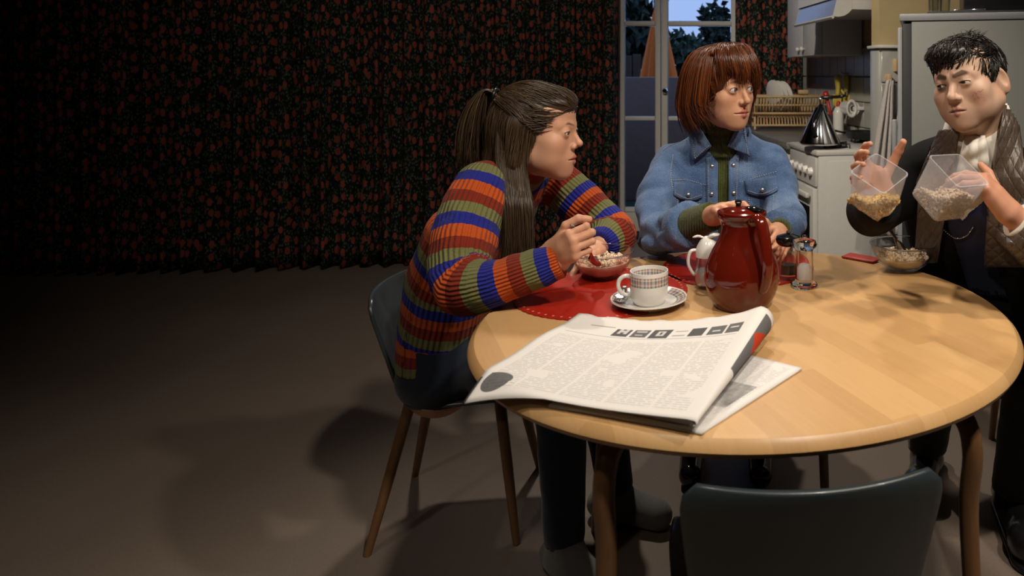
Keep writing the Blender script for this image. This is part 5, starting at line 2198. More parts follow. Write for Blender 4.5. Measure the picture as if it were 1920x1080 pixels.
# ------------------------------------------------------------------ 2. the woman in the denim jacket
def woman():
    root = empty('person', (-.06, 2.5, 0), 'red-haired woman in a denim jacket and green polo neck at the table', 'person')
    H = Head((-.0696, 2.20, 1.187), (-.077, 2.268, 1.02), 43, 3, -2, 1.05, fw=.92, cheek=.97, jw=.82, nose=1.0, lips=1.12, eye=1.22, chin=.95, neck=.83, brow=.75, ear=0, mw=.0255, bt=.0009, low=.86)
    skin, lip, brow = (.60, .325, .20), (.38, .10, .075), (.10, .045, .02)

    def fre(blend, L):
        n = np.sin(L[0] * 900 + 3 * np.sin(L[2] * 500)) * np.sin(L[2] * 820 + 2 * np.sin(L[0] * 640))
        blend(np.clip((n - .72) * 3, 0, 1) * .28 * (L[2] < .0) * (L[2] > -.05), (.35, .14, .07))
    parts = [head_mesh(H, skin, lip, brow, fre)]
    lat = (1, .03, 0)
    rows = [((-.06, 2.44, .40), lat, .10, .125), ((-.065, 2.39, .58), lat, .085, .105), ((-.075, 2.32, .80), lat, .092, .112), ((-.08, 2.295, .92), lat, .108, .085), ((-.08, 2.29, .975), lat, .122, .055), ((-.078, 2.27, 1.035), lat, .035, .050)]
    armR = spline([(-.232, 2.285, .955), (-.262, 2.17, .868), (-.252, 2.035, .786), (-.195, 1.955, .806), (-.145, 1.895, .835)], 13)
    rR = np.interp(np.linspace(0, 1, 13), [0, .3, .5, .8, 1], [.057, .054, .053, .049, .047])
    armL = spline([(.076, 2.285, .955), (.108, 2.215, .872), (.116, 2.11, .800), (.106, 2.05, .797), (.094, 2.00, .797)], 12)
    rL = np.interp(np.linspace(0, 1, 12), [0, .3, .6, .8, 1], [.056, .052, .051, .049, .047])
    XC = -.068

    def base(P):
        return torso(P, rows)

    def jacket(P):
        d = base(P) - f32(.012)
        a1, a2 = chain(P, armR, rR, .012), chain(P, armL, rL, .012)
        a1 = a1 - f32(.0085) * np.sin(wob(P, 24) * f32(6.5)) * np.clip((f32(.95) - P[2]) * 8, 0, 1)
        a2 = a2 - f32(.0085) * np.sin(wob(P, 24) * f32(6.5)) * np.clip((f32(.95) - P[2]) * 8, 0, 1)
        d = su(su(d, a1, .03), a2, .03)
        d = d + f32(.0030) * wob(P, 28) - f32(.0035) * np.sin(wob(P, 17) * f32(7.0)) * np.clip((f32(.90) - P[2]) * 6, 0, 1)
        # neckline and open front
        d = ss(d, cone(P, H.neck_pt(-.05), H.neck_pt(.8), .057, .066), .012)
        w = f32(.0165) + np.clip((P[2] - f32(.955)) * f32(.75), 0, .06)
        fr = np.maximum(np.abs(P[0] - f32(XC)) - w, P[1] - f32(2.27))
        d = np.maximum(d, -fr)
        for arm in (armR, armL):
            e = arm[-1]
            t = arm[-1] - arm[-2]
            t = t / np.linalg.norm(t)
            near = sph(P, e, .08)
            cut = (P[0] - f32(e[0])) * f32(t[0]) + (P[1] - f32(e[1])) * f32(t[1]) + (P[2] - f32(e[2])) * f32(t[2])
            d = np.where(near < 0, np.maximum(d, cut), d)
        return np.maximum(d, f32(.42) - P[2])
    V, Fq = nets(jacket, (-.35, 1.85, .40), (.23, 2.44, 1.06), .0055)
    m = NT('denim')
    co = m.coord()
    n1 = m.noise(co, 9, 4)
    n2 = m.noise(co, 300, 3)
    n3 = m.noise(m.mapping(co, (220, 220, 40)), 3, 2)
    f = m.math('ADD', m.math('MULTIPLY', n1, .62), m.math('ADD', m.math('MULTIPLY', n2, .28), m.math('MULTIPLY', n3, .22)))
    c = m.ramp(f, [(.38, (.034, .068, .162)), (.56, (.084, .146, .280)), (.75, (.20, .28, .43))])
    m.set(col=c, rough=.85, spec=.15, sheen=.15)
    m.bump(m.math('ADD', n2, m.math('MULTIPLY', m.noise(co, 42, 3), 1.6)), .45, .004)
    DEN = m.m
    MAT['denim'] = DEN
    jk = npmesh('denim_jacket', V, Fq, DEN, root)
    # turned-back cuffs
    for arm, rr in ((armR, .0575), (armL, .054)):
        e, t = arm[-1], arm[-1] - arm[-3]
        t = t / np.linalg.norm(t)
        P_ = np.array([e - t * .05, e - t * .046, e - t * .02, e + t * .004, e + t * .008, e + t * .004, e - t * .01])
        MB().tube(P_, [rr * .97, rr * 1.03, rr * 1.06, rr * 1.10, rr * 1.06, rr * .95, rr * .9], 28, cap=False).build('turned_cuff', DEN, jk, True)
    STITCH = cloth_mat('pale_stitch', (.42, .40, .36), .9, .1)
    SN = plain('snap_button', (.55, .54, .50), .25, metal=.9)

    def seam(uvs, n, off=.0012, rad=.0011, dash=True):
        q = spline([(a, b, 0) for a, b in uvs], n)[:, :2]
        P_ = trace_many(jacket, q, off=off)
        mb = MB()
        for i in range(0, n - 1, 2 if dash else 1):
            mb.tube(P_[i:i + 2], rad, 5)
        return mb.build('stitching', STITCH, jk, True)

    def snap(u, v, off=.004, r=.0065):
        p = trace(jacket, u, v, off=off)
        o = MB().lathe([(0, .0035), (r * .6, .003), (r, .001), (r, -.003), (0, -.003)], 16).build('snap', SN, None, True)
        o.rotation_euler = (math.radians(80), 0, 0)
        o.location = p
        adopt(o, jk)
    # collar wings
    def wing(corners, nm):
        return patch(nm, lambda P: np.minimum(jacket(P), base(P) - f32(.006)), corners, 12, 12, .012, DEN, jk, .005)
    wing([(1290, 236), (1312, 238), (1334, 274), (1299, 303)], 'collar_wing')
    wing([(1380, 240), (1397, 238), (1406, 294), (1364, 274)], 'collar_wing')
    # plackets
    patch('placket', jacket, [(1324, 296), (1343, 290), (1344, 400), (1325, 402)], 5, 20, .003, DEN, jk, .003)
    patch('placket', jacket, [(1366, 288), (1386, 292), (1384, 402), (1366, 400)], 5, 20, .003, DEN, jk, .003)
    # yoke seams, pocket flaps and pockets
    seam([(1262, 338), (1290, 338), (1323, 347)], 34)
    seam([(1387, 342), (1420, 332), (1455, 322)], 34)
    for nm, c in (('pocket_flap', [(1264, 342), (1317, 345), (1317, 370), (1264, 366)]), ('pocket_flap', [(1396, 338), (1456, 330), (1459, 356), (1400, 362)])):
        def crv(s, t):
            return np.hstack([np.zeros_like(s), t * 9 * (1 - (2 * s - 1) ** 2)])
        patch(nm, jacket, c, 14, 8, .005, DEN, jk, .004, crv)
        q = np.array(c, float)
        a, b = q[3] + (2, -4), q[2] + (-2, -4)
        seam([tuple(a), tuple((a + b) / 2 + (0, 8.5)), tuple(b)], 40, .0085)
        snap(*((a + b) / 2 + (0, 1)), .0085)
    for (u0, u1, v0, v1) in ((1270, 1312, 374, 420), (1404, 1450, 366, 412)):
        seam([(u0, v0), (u0 + 2, v1)], 26)
        seam([(u1, v0), (u1 - 2, v1)], 26)
    for (u, v) in ((1335, 312), (1334, 364), (1375, 310), (1376, 362)):
        snap(u, v, .006)
    seam([(1328, 298), (1328, 345), (1329, 398)], 60, .006)
    seam([(1382, 298), (1381, 345), (1380, 398)], 60, .006)
    seam([(1296, 246), (1303, 296)], 26, .0165)
    seam([(1303, 297), (1330, 273)], 18, .0165)
    seam([(1396, 246), (1402, 288)], 24, .0165)
    seam([(1228, 300), (1250, 276), (1288, 262)], 44, .001)
    seam([(1262, 290), (1258, 330), (1266, 372)], 50, .001)
    # green jumper
    GR = NT('green_knit')
    co = GR.coord()
    sp = GR.n('ShaderNodeSeparateXYZ')
    GR.l(co, sp.inputs[0])
    rib = GR.math('SINE', GR.math('MULTIPLY', sp.outputs[0], 900.0))
    nz = GR.noise(co, 160, 4)
    GR.set(col=GR.mix(nz, (.030, .040, .010), (.085, .098, .028)), rough=.95, spec=.1, sheen=.2)
    GR.bump(GR.math('ADD', nz, GR.math('MULTIPLY', rib, .35)), .7, .004)
    wristR = np.array((-.083, 1.825, .872))
    wristL = np.array((.090, 1.975, .797))

    def knit(P):
        d = np.maximum(base(P) + f32(.0), P[2] - f32(1.035))
        nb_, nt_ = H.neck_pt(-.15), H.neck_pt(.50)
        roll = cone(P, nb_, nt_, .060, .056) + f32(.0025) * np.sin(P[2] * f32(230.0))
        d = su(d, roll, .015)
        d = su(d, cone(P, armR[-2], wristR, .044, .036), .002)
        d = su(d, cone(P, armL[-2], wristL, .040, .034), .002)
        d = d + f32(.0015) * wob(P, 90)
        for e, s0 in ((wristR, armR[-2]), (wristL, armL[-2])):
            t = (e - s0) / np.linalg.norm(e - s0)
            cut = (P[0] - f32(e[0])) * f32(t[0]) + (P[1] - f32(e[1])) * f32(t[1]) + (P[2] - f32(e[2])) * f32(t[2])
            d = np.where(sph(P, e, .07) < 0, np.maximum(d, cut - f32(.002)), d)
        return np.maximum(d, f32(.45) - P[2])
    V, Fq = nets(knit, (-.30, 1.78, .44), (.20, 2.44, 1.12), .0062)
    npmesh('green_jumper', V, Fq, GR.m, root)

    def hR(P):
        return hand(P, wristR, (.40, -.82, .40), (-.30, .32, .88), True, ((.25, .55, .5), (.35, .6, .5), (.45, .7, .5), (.55, .8, .5)), .97, .10, ((.7, .65, -.1), (.9, .25, -.3), (.95, .0, -.3)), fore=armR[-2])
    V, Fq = nets(hR, (-.20, 1.60, .78), (.06, 1.92, 1.0), .0025)
    parts.append((V, Fq, hand_cols(V, skin, None)))

    def hL(P):
        return hand(P, wristL, (.05, -.99, -.05), (.80, .1, .55), False, ((.45, .6, .4), (.5, .6, .4), (.5, .6, .4), (.5, .6, .4)), .95, .06, ((.5, .8, .0), (.8, .45, -.3), (.8, .2, -.4)), fore=armL[-2])
    V, Fq = nets(hL, (-.02, 1.78, .70), (.20, 2.06, .88), .0028)
    parts.append((V, Fq, hand_cols(V, skin, None)))
    leg1 = [(-.14, 2.44, .48), (-.15, 2.20, .47), (-.165, 2.28, .09)]
    leg2 = [(.02, 2.44, .48), (.03, 2.20, .47), (.045, 2.28, .09)]

    def inner(P):
        d = torso(P, [(r_[0], r_[1], r_[2], r_[3] - .02) for r_ in rows])
        d = su(d, chain(P, armR, rR - .014, .01), .02)
        d = su(d, chain(P, armL, rL - .014, .01), .02)
        d = su(d, chain(P, leg1, (.075, .052, .036), .02), .02)
        d = su(d, chain(P, leg2, (.075, .052, .036), .02), .02)
        return d
    V, Fq = nets(inner, (-.33, 1.88, .03), (.22, 2.6, 1.10), .013, 1)
    parts.append((V, Fq, flat_col(V, skin)))
    jp2 = join_parts(parts)
    npmesh('body', jp2[0], jp2[1], MAT['skin'], root, None, {'col': jp2[2]})
    H.eyes((.88, -.46, -.03), iris_mat('iris_woman', (.13, .17, .19)), root)

    def slacks(P):
        d = torso(P, [((-.06, 2.44, .42), lat, .10, .115), ((-.065, 2.40, .56), lat, .085, .10)])
        d = su(d, chain(P, leg1, (.084, .066, .050), .03), .03)
        d = su(d, chain(P, leg2, (.084, .066, .050), .03), .03)
        d = np.maximum(d, f32(.06) - P[2])
        return np.maximum(d, P[2] - f32(.56))
    V, Fq = nets(slacks, (-.30, 2.08, .03), (.18, 2.6, .6), .013)
    npmesh('black_trousers', V, Fq, cloth_mat('black_cotton', (.010, .010, .012), .85, .3, 50), root)
    for L_ in (leg1, leg2):
        x, y = L_[2][0], L_[2][1]

        def shoe(P):
            d = su(cone(P, (x, y + .05, .045), (x, y - .12, .035), .042, .034), cone(P, (x, y + .02, .08), (x, y + .02, .05), .04, .042), .02)
            return np.maximum(d, f32(.003) - P[2])
        V, Fq = nets(shoe, (x - .07, y - .18, -.01), (x + .07, y + .12, .14), .007)
        npmesh('shoe', V, Fq, MAT['black_gloss'], root)
    # ---- bobbed red hair
    HM = hair_mat('red_hair', (.040, .010, .004), (.235, .066, .018), .36)
    r = np.random.default_rng(5)
    cC, cR = np.array((0, .014, .030)), np.array((.087, .106, .092))

    def cap(P):
        L = H.loc(P)
        M = (np.abs(L[0]), L[1], L[2])
        d = ell(L, cC, cR)
        d = su(d, cone(M, (.066, .030, .02), (.074, .040, -.075), .028, .026), .03)
        d = su(d, cone(M, (.03, .08, .02), (.035, .085, -.07), .036, .030), .03)
        fc = ell(L, (0, -.112, -.030), (.068, .085, .082))
        d = ss(d, fc, .012)
        d = ss(d, cone(L, (-.05, -.06, -.09), (.05, -.06, -.09), .058, .058), .012)
        return d * f32(H.sc)
    V, Fq = nets(cap, H.pos - .17, H.pos + .17, .0045)
    hb = npmesh('hair', V, Fq, HM, root, {'tint': np.full(len(V), .2)})
    paths, rads, tints = [], [], []
    def fld(L):
        v = L - np.array((.010, -.005, .125))
        v = np.column_stack([v[:, 0], v[:, 1], np.minimum(v[:, 2], 0) - .045])
        fr_ = (L[:, 1] < -.05)
        v[:, 0] += .03 * fr_
        return v / (np.linalg.norm(v, axis=1)[:, None] + 1e-6)
    paths, rads, tints = surf_strands(H, cap, V, fld, 1700, 11, .011, 4, (.0008, .006), .10, .0014, lambda L: (L[:, 2] > -.06) & ~((L[:, 1] < -.045) & (L[:, 2] < .075)), .009)
    N_ = 2000
    for i in range(N_):
        phi = r.uniform(-math.pi, math.pi)
        yr = r.uniform(-.045, .035)
        clump = math.sin(phi * 23.0) * .5 + math.sin(phi * 41 + 1) * .3
        rootp = np.array((.010 + r.normal() * .010, yr, .126 - (yr + .01) ** 2 * 5 + r.normal() * .002))
        fr_ = abs(phi) < 1.05
        sx, sy = math.sin(phi), -math.cos(phi)
        vol = 1.0 + r.uniform(.0, .10) + .03 * clump
        rx, ry = .096 * vol, .108 * vol
        if fr_:
            gapz = .044 * max(0, math.sin(phi * 7.5 + .6)) ** 1.5
            zend = .024 + r.normal() * .006 + gapz - .012 * (abs(phi) > .6)
            sweep = r.uniform(.2, .45)
            pts = [rootp, (rootp[0] * .5 + sx * .05, min(-.03, sy * .065), .123 + .004 * clump), (sx * .078, sy * .098, .096), (sx * .083 + .010 * sweep, sy * .106 - .004, .062), (sx * .078 + .035 * sweep, sy * .103 - .002 - .004 * clump, zend)]
            n = 14
            rr = [.0007, .0013, .0013, .0004]
        else:
            zend = -.105 + r.normal() * .012 + .012 * math.cos(phi)
            face = abs(phi) < 1.55
            yy = sy * ry * .96 + .014
            inn = 1.0
            if face:
                k_ = (1.55 - abs(phi)) / .5
                yy = max(yy, -.060 + .012 * r.normal())
                zend += .055 * k_ + r.normal() * .014
                inn = 1 - .10 * k_
            q0 = np.array((sx * rx * .60, sy * ry * .60 + .010, .108 * (1 + .1 * (vol - 1))))
            q1 = np.array((sx * rx * .97 * inn, yy * .95 + .0, .058))
            q2 = np.array((sx * rx * 1.10 * inn, yy * 1.04, -.005))
            q3 = np.array((sx * rx * 1.08 * inn, yy * 1.02 + .004, min(-.04, (zend - .005) * .55)))
            q4 = np.array((sx * rx * (.93 - .10 * r.uniform()) * inn, yy * .93 - .002 - (.014 if face else 0), zend))
            pts = [rootp, q0, q1, q2, q3, q4]
            n = 18
            rr = [.0007, .0015, .0015, .0004]
        q = spline(np.array(pts, float), n)
        q += r.normal(size=3) * .0018
        q += np.linspace(0, 1, n)[:, None] ** 2 * r.normal(size=3) * .005
        paths.append(H.wld(q))
        rads.append(np.interp(np.linspace(0, 1, n), [0, .12, .8, 1], rr) * r.uniform(.8, 1.25))
        tints.append(np.clip(r.normal(.36 + .12 * clump, .22), 0, 1))
    strands('hair_strands', paths, rads, HM, hb, tints)
    return root


woman()
# ------------------------------------------------------------------ 3. the man with the cereal tubs
def man():
    root = empty('person', (.74, 2.12, 0), 'dark-haired man in a quilted-lapel jacket tipping two plastic tubs', 'person')
    H = Head((.5375, 1.75, 1.210), (.574, 1.805, 1.02), -43, 4, -10, .965, fw=1.06, cheek=1.06, jw=1.2, nose=1.12, lips=1.0, eye=.55, chin=1.1, neck=1.25, brow=1.1, ear=1.05, mw=.0215, gap=.0008, bt=.0022, low=.96)
    skin, lip, brow = (.56, .36, .255), (.36, .15, .115), (.030, .018, .012)

    def mk(blend, L):
        x, y, z = L
        n = np.sin(x * 260 + 4 * np.sin(z * 170)) * np.sin(z * 300 + 3 * np.sin(x * 190))
        # theatrical bruise and scratches on the cheek
        blend(np.clip(1 - np.sqrt(((x - .050) / .022) ** 2 + ((z + .040) / .026) ** 2), 0, 1) * (y < -.01) * (.55 + .3 * n), (.30, .085, .055))
        blend(np.clip(1 - np.abs(z + .030 - .25 * (x - .05) - .002 * np.sin(x * 700)) / .0016, 0, 1) * (x > .042) * (x < .066) * (y < -.01) * .8, (.16, .03, .02))
        blend(np.clip(1 - np.sqrt(((x + .031) / .018) ** 2 + ((z + .002) / .015) ** 2), 0, 1) * (y < -.04) * 1.3, (.035, .018, .014))  # dark patch around the right eye socket
        blend(np.clip(1 - np.sqrt(((x - .008) / .003) ** 2 + ((z - .022) / .014) ** 2), 0, 1) * (y < -.04) * .7, (.20, .06, .04))
        # beard shadow
        blend(np.clip((-.058 - z) / .03, 0, 1) * (y < .01) * (z > -.135) * .22, (.22, .15, .11))
    parts = [head_mesh(H, skin, lip, brow, mk)]
    lat = (.643, -.766, 0)
    Lr = np.array(lat)
    Fr = np.array((-.766, -.643, 0))
    rows = [((.74, 2.12, .42), lat, .095, .13), ((.70, 2.03, .60), lat, .09, .122), ((.635, 1.91, .83), lat, .105, .118), ((.595, 1.85, .94), lat, .12, .092), ((.58, 1.825, .99), lat, .13, .062), ((.570, 1.80, 1.05), lat, .035, .058)]
    armR = spline([(.490, 1.930, .972), (.405, 1.93, .918), (.332, 1.895, .872), (.322, 1.79, .900), (.318, 1.705, .932)], 13)
    rR = np.interp(np.linspace(0, 1, 13), [0, .3, .5, .8, 1], [.068, .066, .064, .055, .047])
    armL = spline([(.672, 1.715, .972), (.745, 1.63, .86), (.745, 1.545, .775), (.67, 1.52, .845), (.574, 1.508, .915)], 13)
    rL = np.interp(np.linspace(0, 1, 13), [0, .3, .5, .8, 1], [.068, .064, .062, .054, .046])

    def base(P):
        return torso(P, rows)

    def lateral(P):
        c = np.array(rows[3][0])
        return (P[0] - f32(c[0])) * f32(Lr[0]) + (P[1] - f32(c[1])) * f32(Lr[1]), (P[0] - f32(c[0])) * f32(Fr[0]) + (P[1] - f32(c[1])) * f32(Fr[1])

    def jacket(P):
        d = base(P) - f32(.014)
        a1, a2 = chain(P, armR, rR, .012), chain(P, armL, rL, .012)
        d = su(su(d, a1, .03), a2, .03) + f32(.0032) * wob(P, 26)
        d = ss(d, cone(P, H.neck_pt(-.1), H.neck_pt(.9), .088, .100), .012)
        s, f = lateral(P)
        w = np.interp(P[2], [.55, .80, .93, 1.05], [.075, .070, .100, .115]).astype(f32)
        d = np.maximum(d, -np.maximum(np.abs(s - f32(.018)) - (w - f32(.016)), -f - f32(.03)))
        for arm in (armR, armL):
            e = arm[-1]
            t = arm[-1] - arm[-2]
            t = t / np.linalg.norm(t)
            cut = (P[0] - f32(e[0])) * f32(t[0]) + (P[1] - f32(e[1])) * f32(t[1]) + (P[2] - f32(e[2])) * f32(t[2])
            d = np.where(sph(P, e, .08) < 0, np.maximum(d, cut), d)
        return np.maximum(d, f32(.44) - P[2])
    V, Fq = nets(jacket, (.24, 1.40, .42), (.90, 2.32, 1.10), .0062)
    VEL = cloth_mat('black_velvet', (.0035, .0036, .0045), .9, .3, 40, .3, .0)
    jk = npmesh('velvet_jacket', V, Fq, VEL, root)
    # quilted satin
    m = NT('quilted_satin')
    uv = m.n('ShaderNodeUVMap').outputs[0]
    sp = m.n('ShaderNodeSeparateXYZ')
    m.l(uv, sp.inputs[0])
    a = m.math('ADD', m.math('MULTIPLY', sp.outputs[0], 3.0), m.math('MULTIPLY', sp.outputs[1], 5.0))
    b = m.math('SUBTRACT', m.math('MULTIPLY', sp.outputs[0], 3.0), m.math('MULTIPLY', sp.outputs[1], 5.0))

    def tri(x):
        return m.math('ABSOLUTE', m.math('SUBTRACT', m.math('FRACT', x), .5))
    q = m.math('SUBTRACT', .5, m.math('MAXIMUM', tri(a), tri(b)))
    h = m.math('POWER', m.math('MULTIPLY', q, 2.0), .45)
    nz = m.noise(uv, 22, 4)
    m.set(col=m.mix(nz, (.050, .036, .027), (.120, .090, .070)), rough=.34, spec=.5)
    m.bump(m.math('ADD', h, m.math('MULTIPLY', nz, .55)), .55, .005)
    QS = m.m
    cover = lambda P: np.minimum(jacket(P), base(P) - f32(.004))
    cover2 = lambda P: np.minimum(cover(P), cone(P, H.neck_pt(-.2), H.neck_pt(.40), .100, .090))
    patch('quilted_lapel', cover2, [(1762, 244), (1800, 240), (1782, 345), (1716, 345)], 16, 26, .010, QS, jk, .006)
    patch('quilted_lapel', cover2, [(1882, 198), (1904, 202), (1934, 390), (1852, 390)], 16, 30, .010, QS, jk, .006)
    patch('quilted_lapel', cover, [(1722, 345), (1782, 345), (1758, 492), (1716, 492)], 14, 26, .010, QS, jk, .006)
    patch('quilted_lapel', cover, [(1852, 390), (1938, 390), (1925, 500), (1846, 500)], 14, 20, .010, QS, jk, .006)
    for arm, nm in ((armL, .054),):
        e, t = arm[-1], arm[-1] - arm[-3]
        t = t / np.linalg.norm(t)
        n = 28
        P_ = np.array([e - t * .085, e - t * .082, e - t * .04, e - t * .004, e, e - t * .004])
        rr = np.array([.98, 1.04, 1.05, 1.05, 1.0, .9]) * nm
        mb = MB().tube(P_, rr, n, cap=False)
        o = mb.build('quilted_cuff', QS, jk, True)
        ul = o.data.uv_layers.new(name='UVMap')
        li = np.zeros(len(o.data.loops), int)
        o.data.loops.foreach_get('vertex_index', li)
        U = np.array([(2.0 * (k % n) / n, (k // n) / 5 * .5) for k in range(len(o.data.vertices))])
        ul.data.foreach_set('uv', U[li].ravel())
    # shirt
    SH = cloth_mat('white_shirt', (.66, .62, .55), .8, .08, 40, .3, .1)

    def shirt(P):
        d = base(P) - f32(.002)
        nk = cone(P, H.neck_pt(-.25), H.neck_pt(1.05), .082, .0765)
        d = su(d, nk, .012)
        e_ = H.neck_pt(.66)
        t_ = H.neck_pt(1) - H.nb
        t_ = t_ / np.linalg.norm(t_) + .65 * Fr
        t_ = t_ / np.linalg.norm(t_)
        d = np.maximum(d, (P[0] - f32(e_[0])) * f32(t_[0]) + (P[1] - f32(e_[1])) * f32(t_[1]) + (P[2] - f32(e_[2])) * f32(t_[2]))
        for e, b_ in ((armL[-1] + (armL[-1] - armL[-2]) * .45, armL[-3]), (armR[-1] + (armR[-1] - armR[-2]) * .3, armR[-3])):
            d = np.minimum(d, cone(P, b_, e, .040, .037))
            t = (e - b_) / np.linalg.norm(e - b_)
            cut = (P[0] - f32(e[0])) * f32(t[0]) + (P[1] - f32(e[1])) * f32(t[1]) + (P[2] - f32(e[2])) * f32(t[2])
            d = np.where(sph(P, e, .06) < 0, np.maximum(d, cut), d)
        d = d + f32(.0014) * wob(P, 60)
        return np.maximum(d, f32(.80) - P[2])
    V, Fq = nets(shirt, (.26, 1.40, .78), (.80, 2.02, 1.16), .005)
    shm = npmesh('white_shirt', V, Fq, SH, root)
    # cravat ruffle
    nn, mm = 22, 26
    uv, off = [], []
    for j in range(mm):
        t = j / (mm - 1)
        for i in range(nn):
            s = i / (nn - 1)
            wd = 22 + 24 * t
            uv.append((1828 + (s - .5) * 2 * wd * .82 - 4 * t, 256 + 100 * t))
            off.append(.008 + .016 * math.sin(math.pi * s) * (.4 + .6 * math.sin(math.pi * min(1, t * 1.3))) + .0035 * math.sin(s * 15 + 2 * math.sin(5 * t)) + .003 * math.sin(t * 21 + s * 5))
    P_ = trace_many(shirt, uv, off=.002)
    ray = P_ - np.array([0, 0, CZ])
    ray /= np.linalg.norm(ray, axis=1)[:, None]
    P_ = P_ - ray * np.array(off)[:, None]
    fs = [(j * nn + i, j * nn + i + 1, (j + 1) * nn + i + 1, (j + 1) * nn + i) for j in range(mm - 1) for i in range(nn - 1)]
    o = raw('cravat', P_, fs, SH, root)
    o.modifiers.new('t', 'SOLIDIFY').thickness = .004

    def vest(P):
        d = base(P) - f32(.007) + f32(.002) * wob(P, 30)
        s, f = lateral(P)
        d = np.maximum(d, -(f + f32(.02)))
        d = np.maximum(d, P[2] - f32(.865) - np.abs(s) * f32(.9))
        return np.maximum(d, f32(.46) - P[2])
    V, Fq = nets(vest, (.40, 1.60, .44), (.85, 2.25, 1.0), .007)
    vs = npmesh('navy_waistcoat', V, Fq, cloth_mat('navy_satin', (.008, .012, .040), .45, .35, 30, .3, .1), root)
    ch = trace_many(vest, spline([(1762, 424, 0), (1790, 446, 0), (1812, 442, 0), (1826, 424, 0)], 26)[:, :2], off=.004)
    mb = MB()
    for i in range(0, 25, 1):
        mb.tube([ch[i], ch[i] * .35 + ch[i + 1] * .65], .0022, 6)
    mb.build('watch_chain', MAT['chrome'], vs, True)
    # hands
    wR = np.array((.316, 1.668, .950))

    def hR(P):
        return hand(P, wR, (-.62, -.30, .62), (-.45, .88, -.05), True, ((.55, .45, .3), (.62, .5, .3), (.66, .5, .3), (.7, .5, .3)), 1.02, .16, ((.25, .9, -.25), (.45, .75, -.45), (.5, .6, -.6)), fore=armR[-2])
    V, Fq = nets(hR, (.17, 1.49, .88), (.40, 1.80, 1.10), .0026)
    parts.append((V, Fq, hand_cols(V, (.60, .31, .20), None)))
    wL = np.array((.549, 1.500, .938))

    def hL(P):
        return hand(P, wL, (-.62, .08, .78), (.70, -.42, .55), False, ((.80, .45, .3), (.92, .5, .3), (1.02, .5, .3), (1.1, .55, .3)), .98, .12, ((.62, .72, .15), (.75, .62, .05), (.8, .5, -.2)), fore=armL[-2])
    V, Fq = nets(hL, (.37, 1.36, .84), (.64, 1.68, 1.12), .0025)
    parts.append((V, Fq, hand_cols(V, (.60, .31, .20), None)))
    leg1 = [(.665, 2.20, .49), (.52, 1.98, .475), (.555, 2.21, .10)]
    leg2 = [(.80, 2.06, .49), (.735, 1.83, .475), (.735, 1.985, .10)]

    def inner(P):
        d = torso(P, [(r_[0], r_[1], r_[2], r_[3] - .02) for r_ in rows])
        d = su(d, chain(P, armR, rR - .016, .01), .02)
        d = su(d, chain(P, armL, rL - .016, .01), .02)
        d = su(d, chain(P, leg1, (.085, .058, .04), .02), .02)
        d = su(d, chain(P, leg2, (.085, .058, .04), .02), .02)
        return d
    V, Fq = nets(inner, (.26, 1.42, .04), (.92, 2.36, 1.10), .013, 1)
    parts.append((V, Fq, flat_col(V, skin)))
    jp2 = join_parts(parts)
    npmesh('body', jp2[0], jp2[1], MAT['skin'], root, None, {'col': jp2[2]})
    H.eyes((-.86, -.45, -.25), iris_mat('iris_man', (.06, .045, .03)), root)

    def trous(P):
        d = torso(P, [((.74, 2.12, .44), lat, .095, .122), ((.71, 2.05, .58), lat, .09, .115)])
        d = su(d, chain(P, leg1, (.095, .075, .058), .03), .03)
        d = su(d, chain(P, leg2, (.095, .075, .058), .03), .03)
        d = d + f32(.004) * wob(P, 28)
        d = np.maximum(d, f32(.085) - P[2])
        return np.maximum(d, P[2] - f32(.60))
    V, Fq = nets(trous, (.42, 1.72, .06), (.95, 2.34, .64), .012)
    npmesh('black_trousers', V, Fq, cloth_mat('black_wool', (.0055, .0055, .007), .85, .3, 50), root)
    SHO = plain('shoe_leather', (.010, .010, .011), .22, spec=.6)
    for (x, y, dx, dy, lift) in ((.735, 2.0, -.12, -.99, 0), (.558, 2.235, -.35, -.93, 0)):
        D = np.array((dx, dy, 0))

        def shoe(P):
            a = np.array((x, y, .05))
            b = a + D * .185
            b[2] = .042
            h = a - D * .055
            h[2] = .045
            d = su(cone(P, h, b, .044, .042), cone(P, a + np.array((0, 0, .05)), a, .044, .046), .025)
            d = su(d, sph(P, a + D * .17 + np.array((0, 0, .0)), .049), .02)
            return np.maximum(d, f32(.012) - P[2])
        V, Fq = nets(shoe, (x - .2, y - .28, -.01), (x + .2, y + .16, .16), .006)
        so = npmesh('shoe', V, Fq, SHO, root)

        def sole(P):
            a = np.array((x, y, .02)) - D * .055
            b = np.array((x, y, .02)) + D * .19
            d = cone((P[0], P[1], P[2] * 0 + f32(.02)), a, b, .046, .049)
            return np.maximum(d, np.abs(P[2] - f32(.009)) - f32(.008))
        V, Fq = nets(sole, (x - .2, y - .30, -.012), (x + .2, y + .16, .04), .006)
        npmesh('sole', V, Fq, MAT['black'], so)
        lace = [tuple(np.array((x, y, 0)) + D * k + np.array((0, 0, z)) + np.array((-dy, dx, 0)) * w) for k, z, w in ((.07, .092, -.03), (.07, .100, 0), (.07, .092, .03))]
        MB().tube(spline(lace, 10), .003, 6).build('lace', MAT['black_gloss'], so, True)
    # ---- short untidy black hair
    HM = hair_mat('black_hair', (.006, .005, .004), (.030, .024, .018), .38)
    r = np.random.default_rng(8)
    cC, cR = np.array((0, .018, .030)), np.array((.0775, .100, .0855))

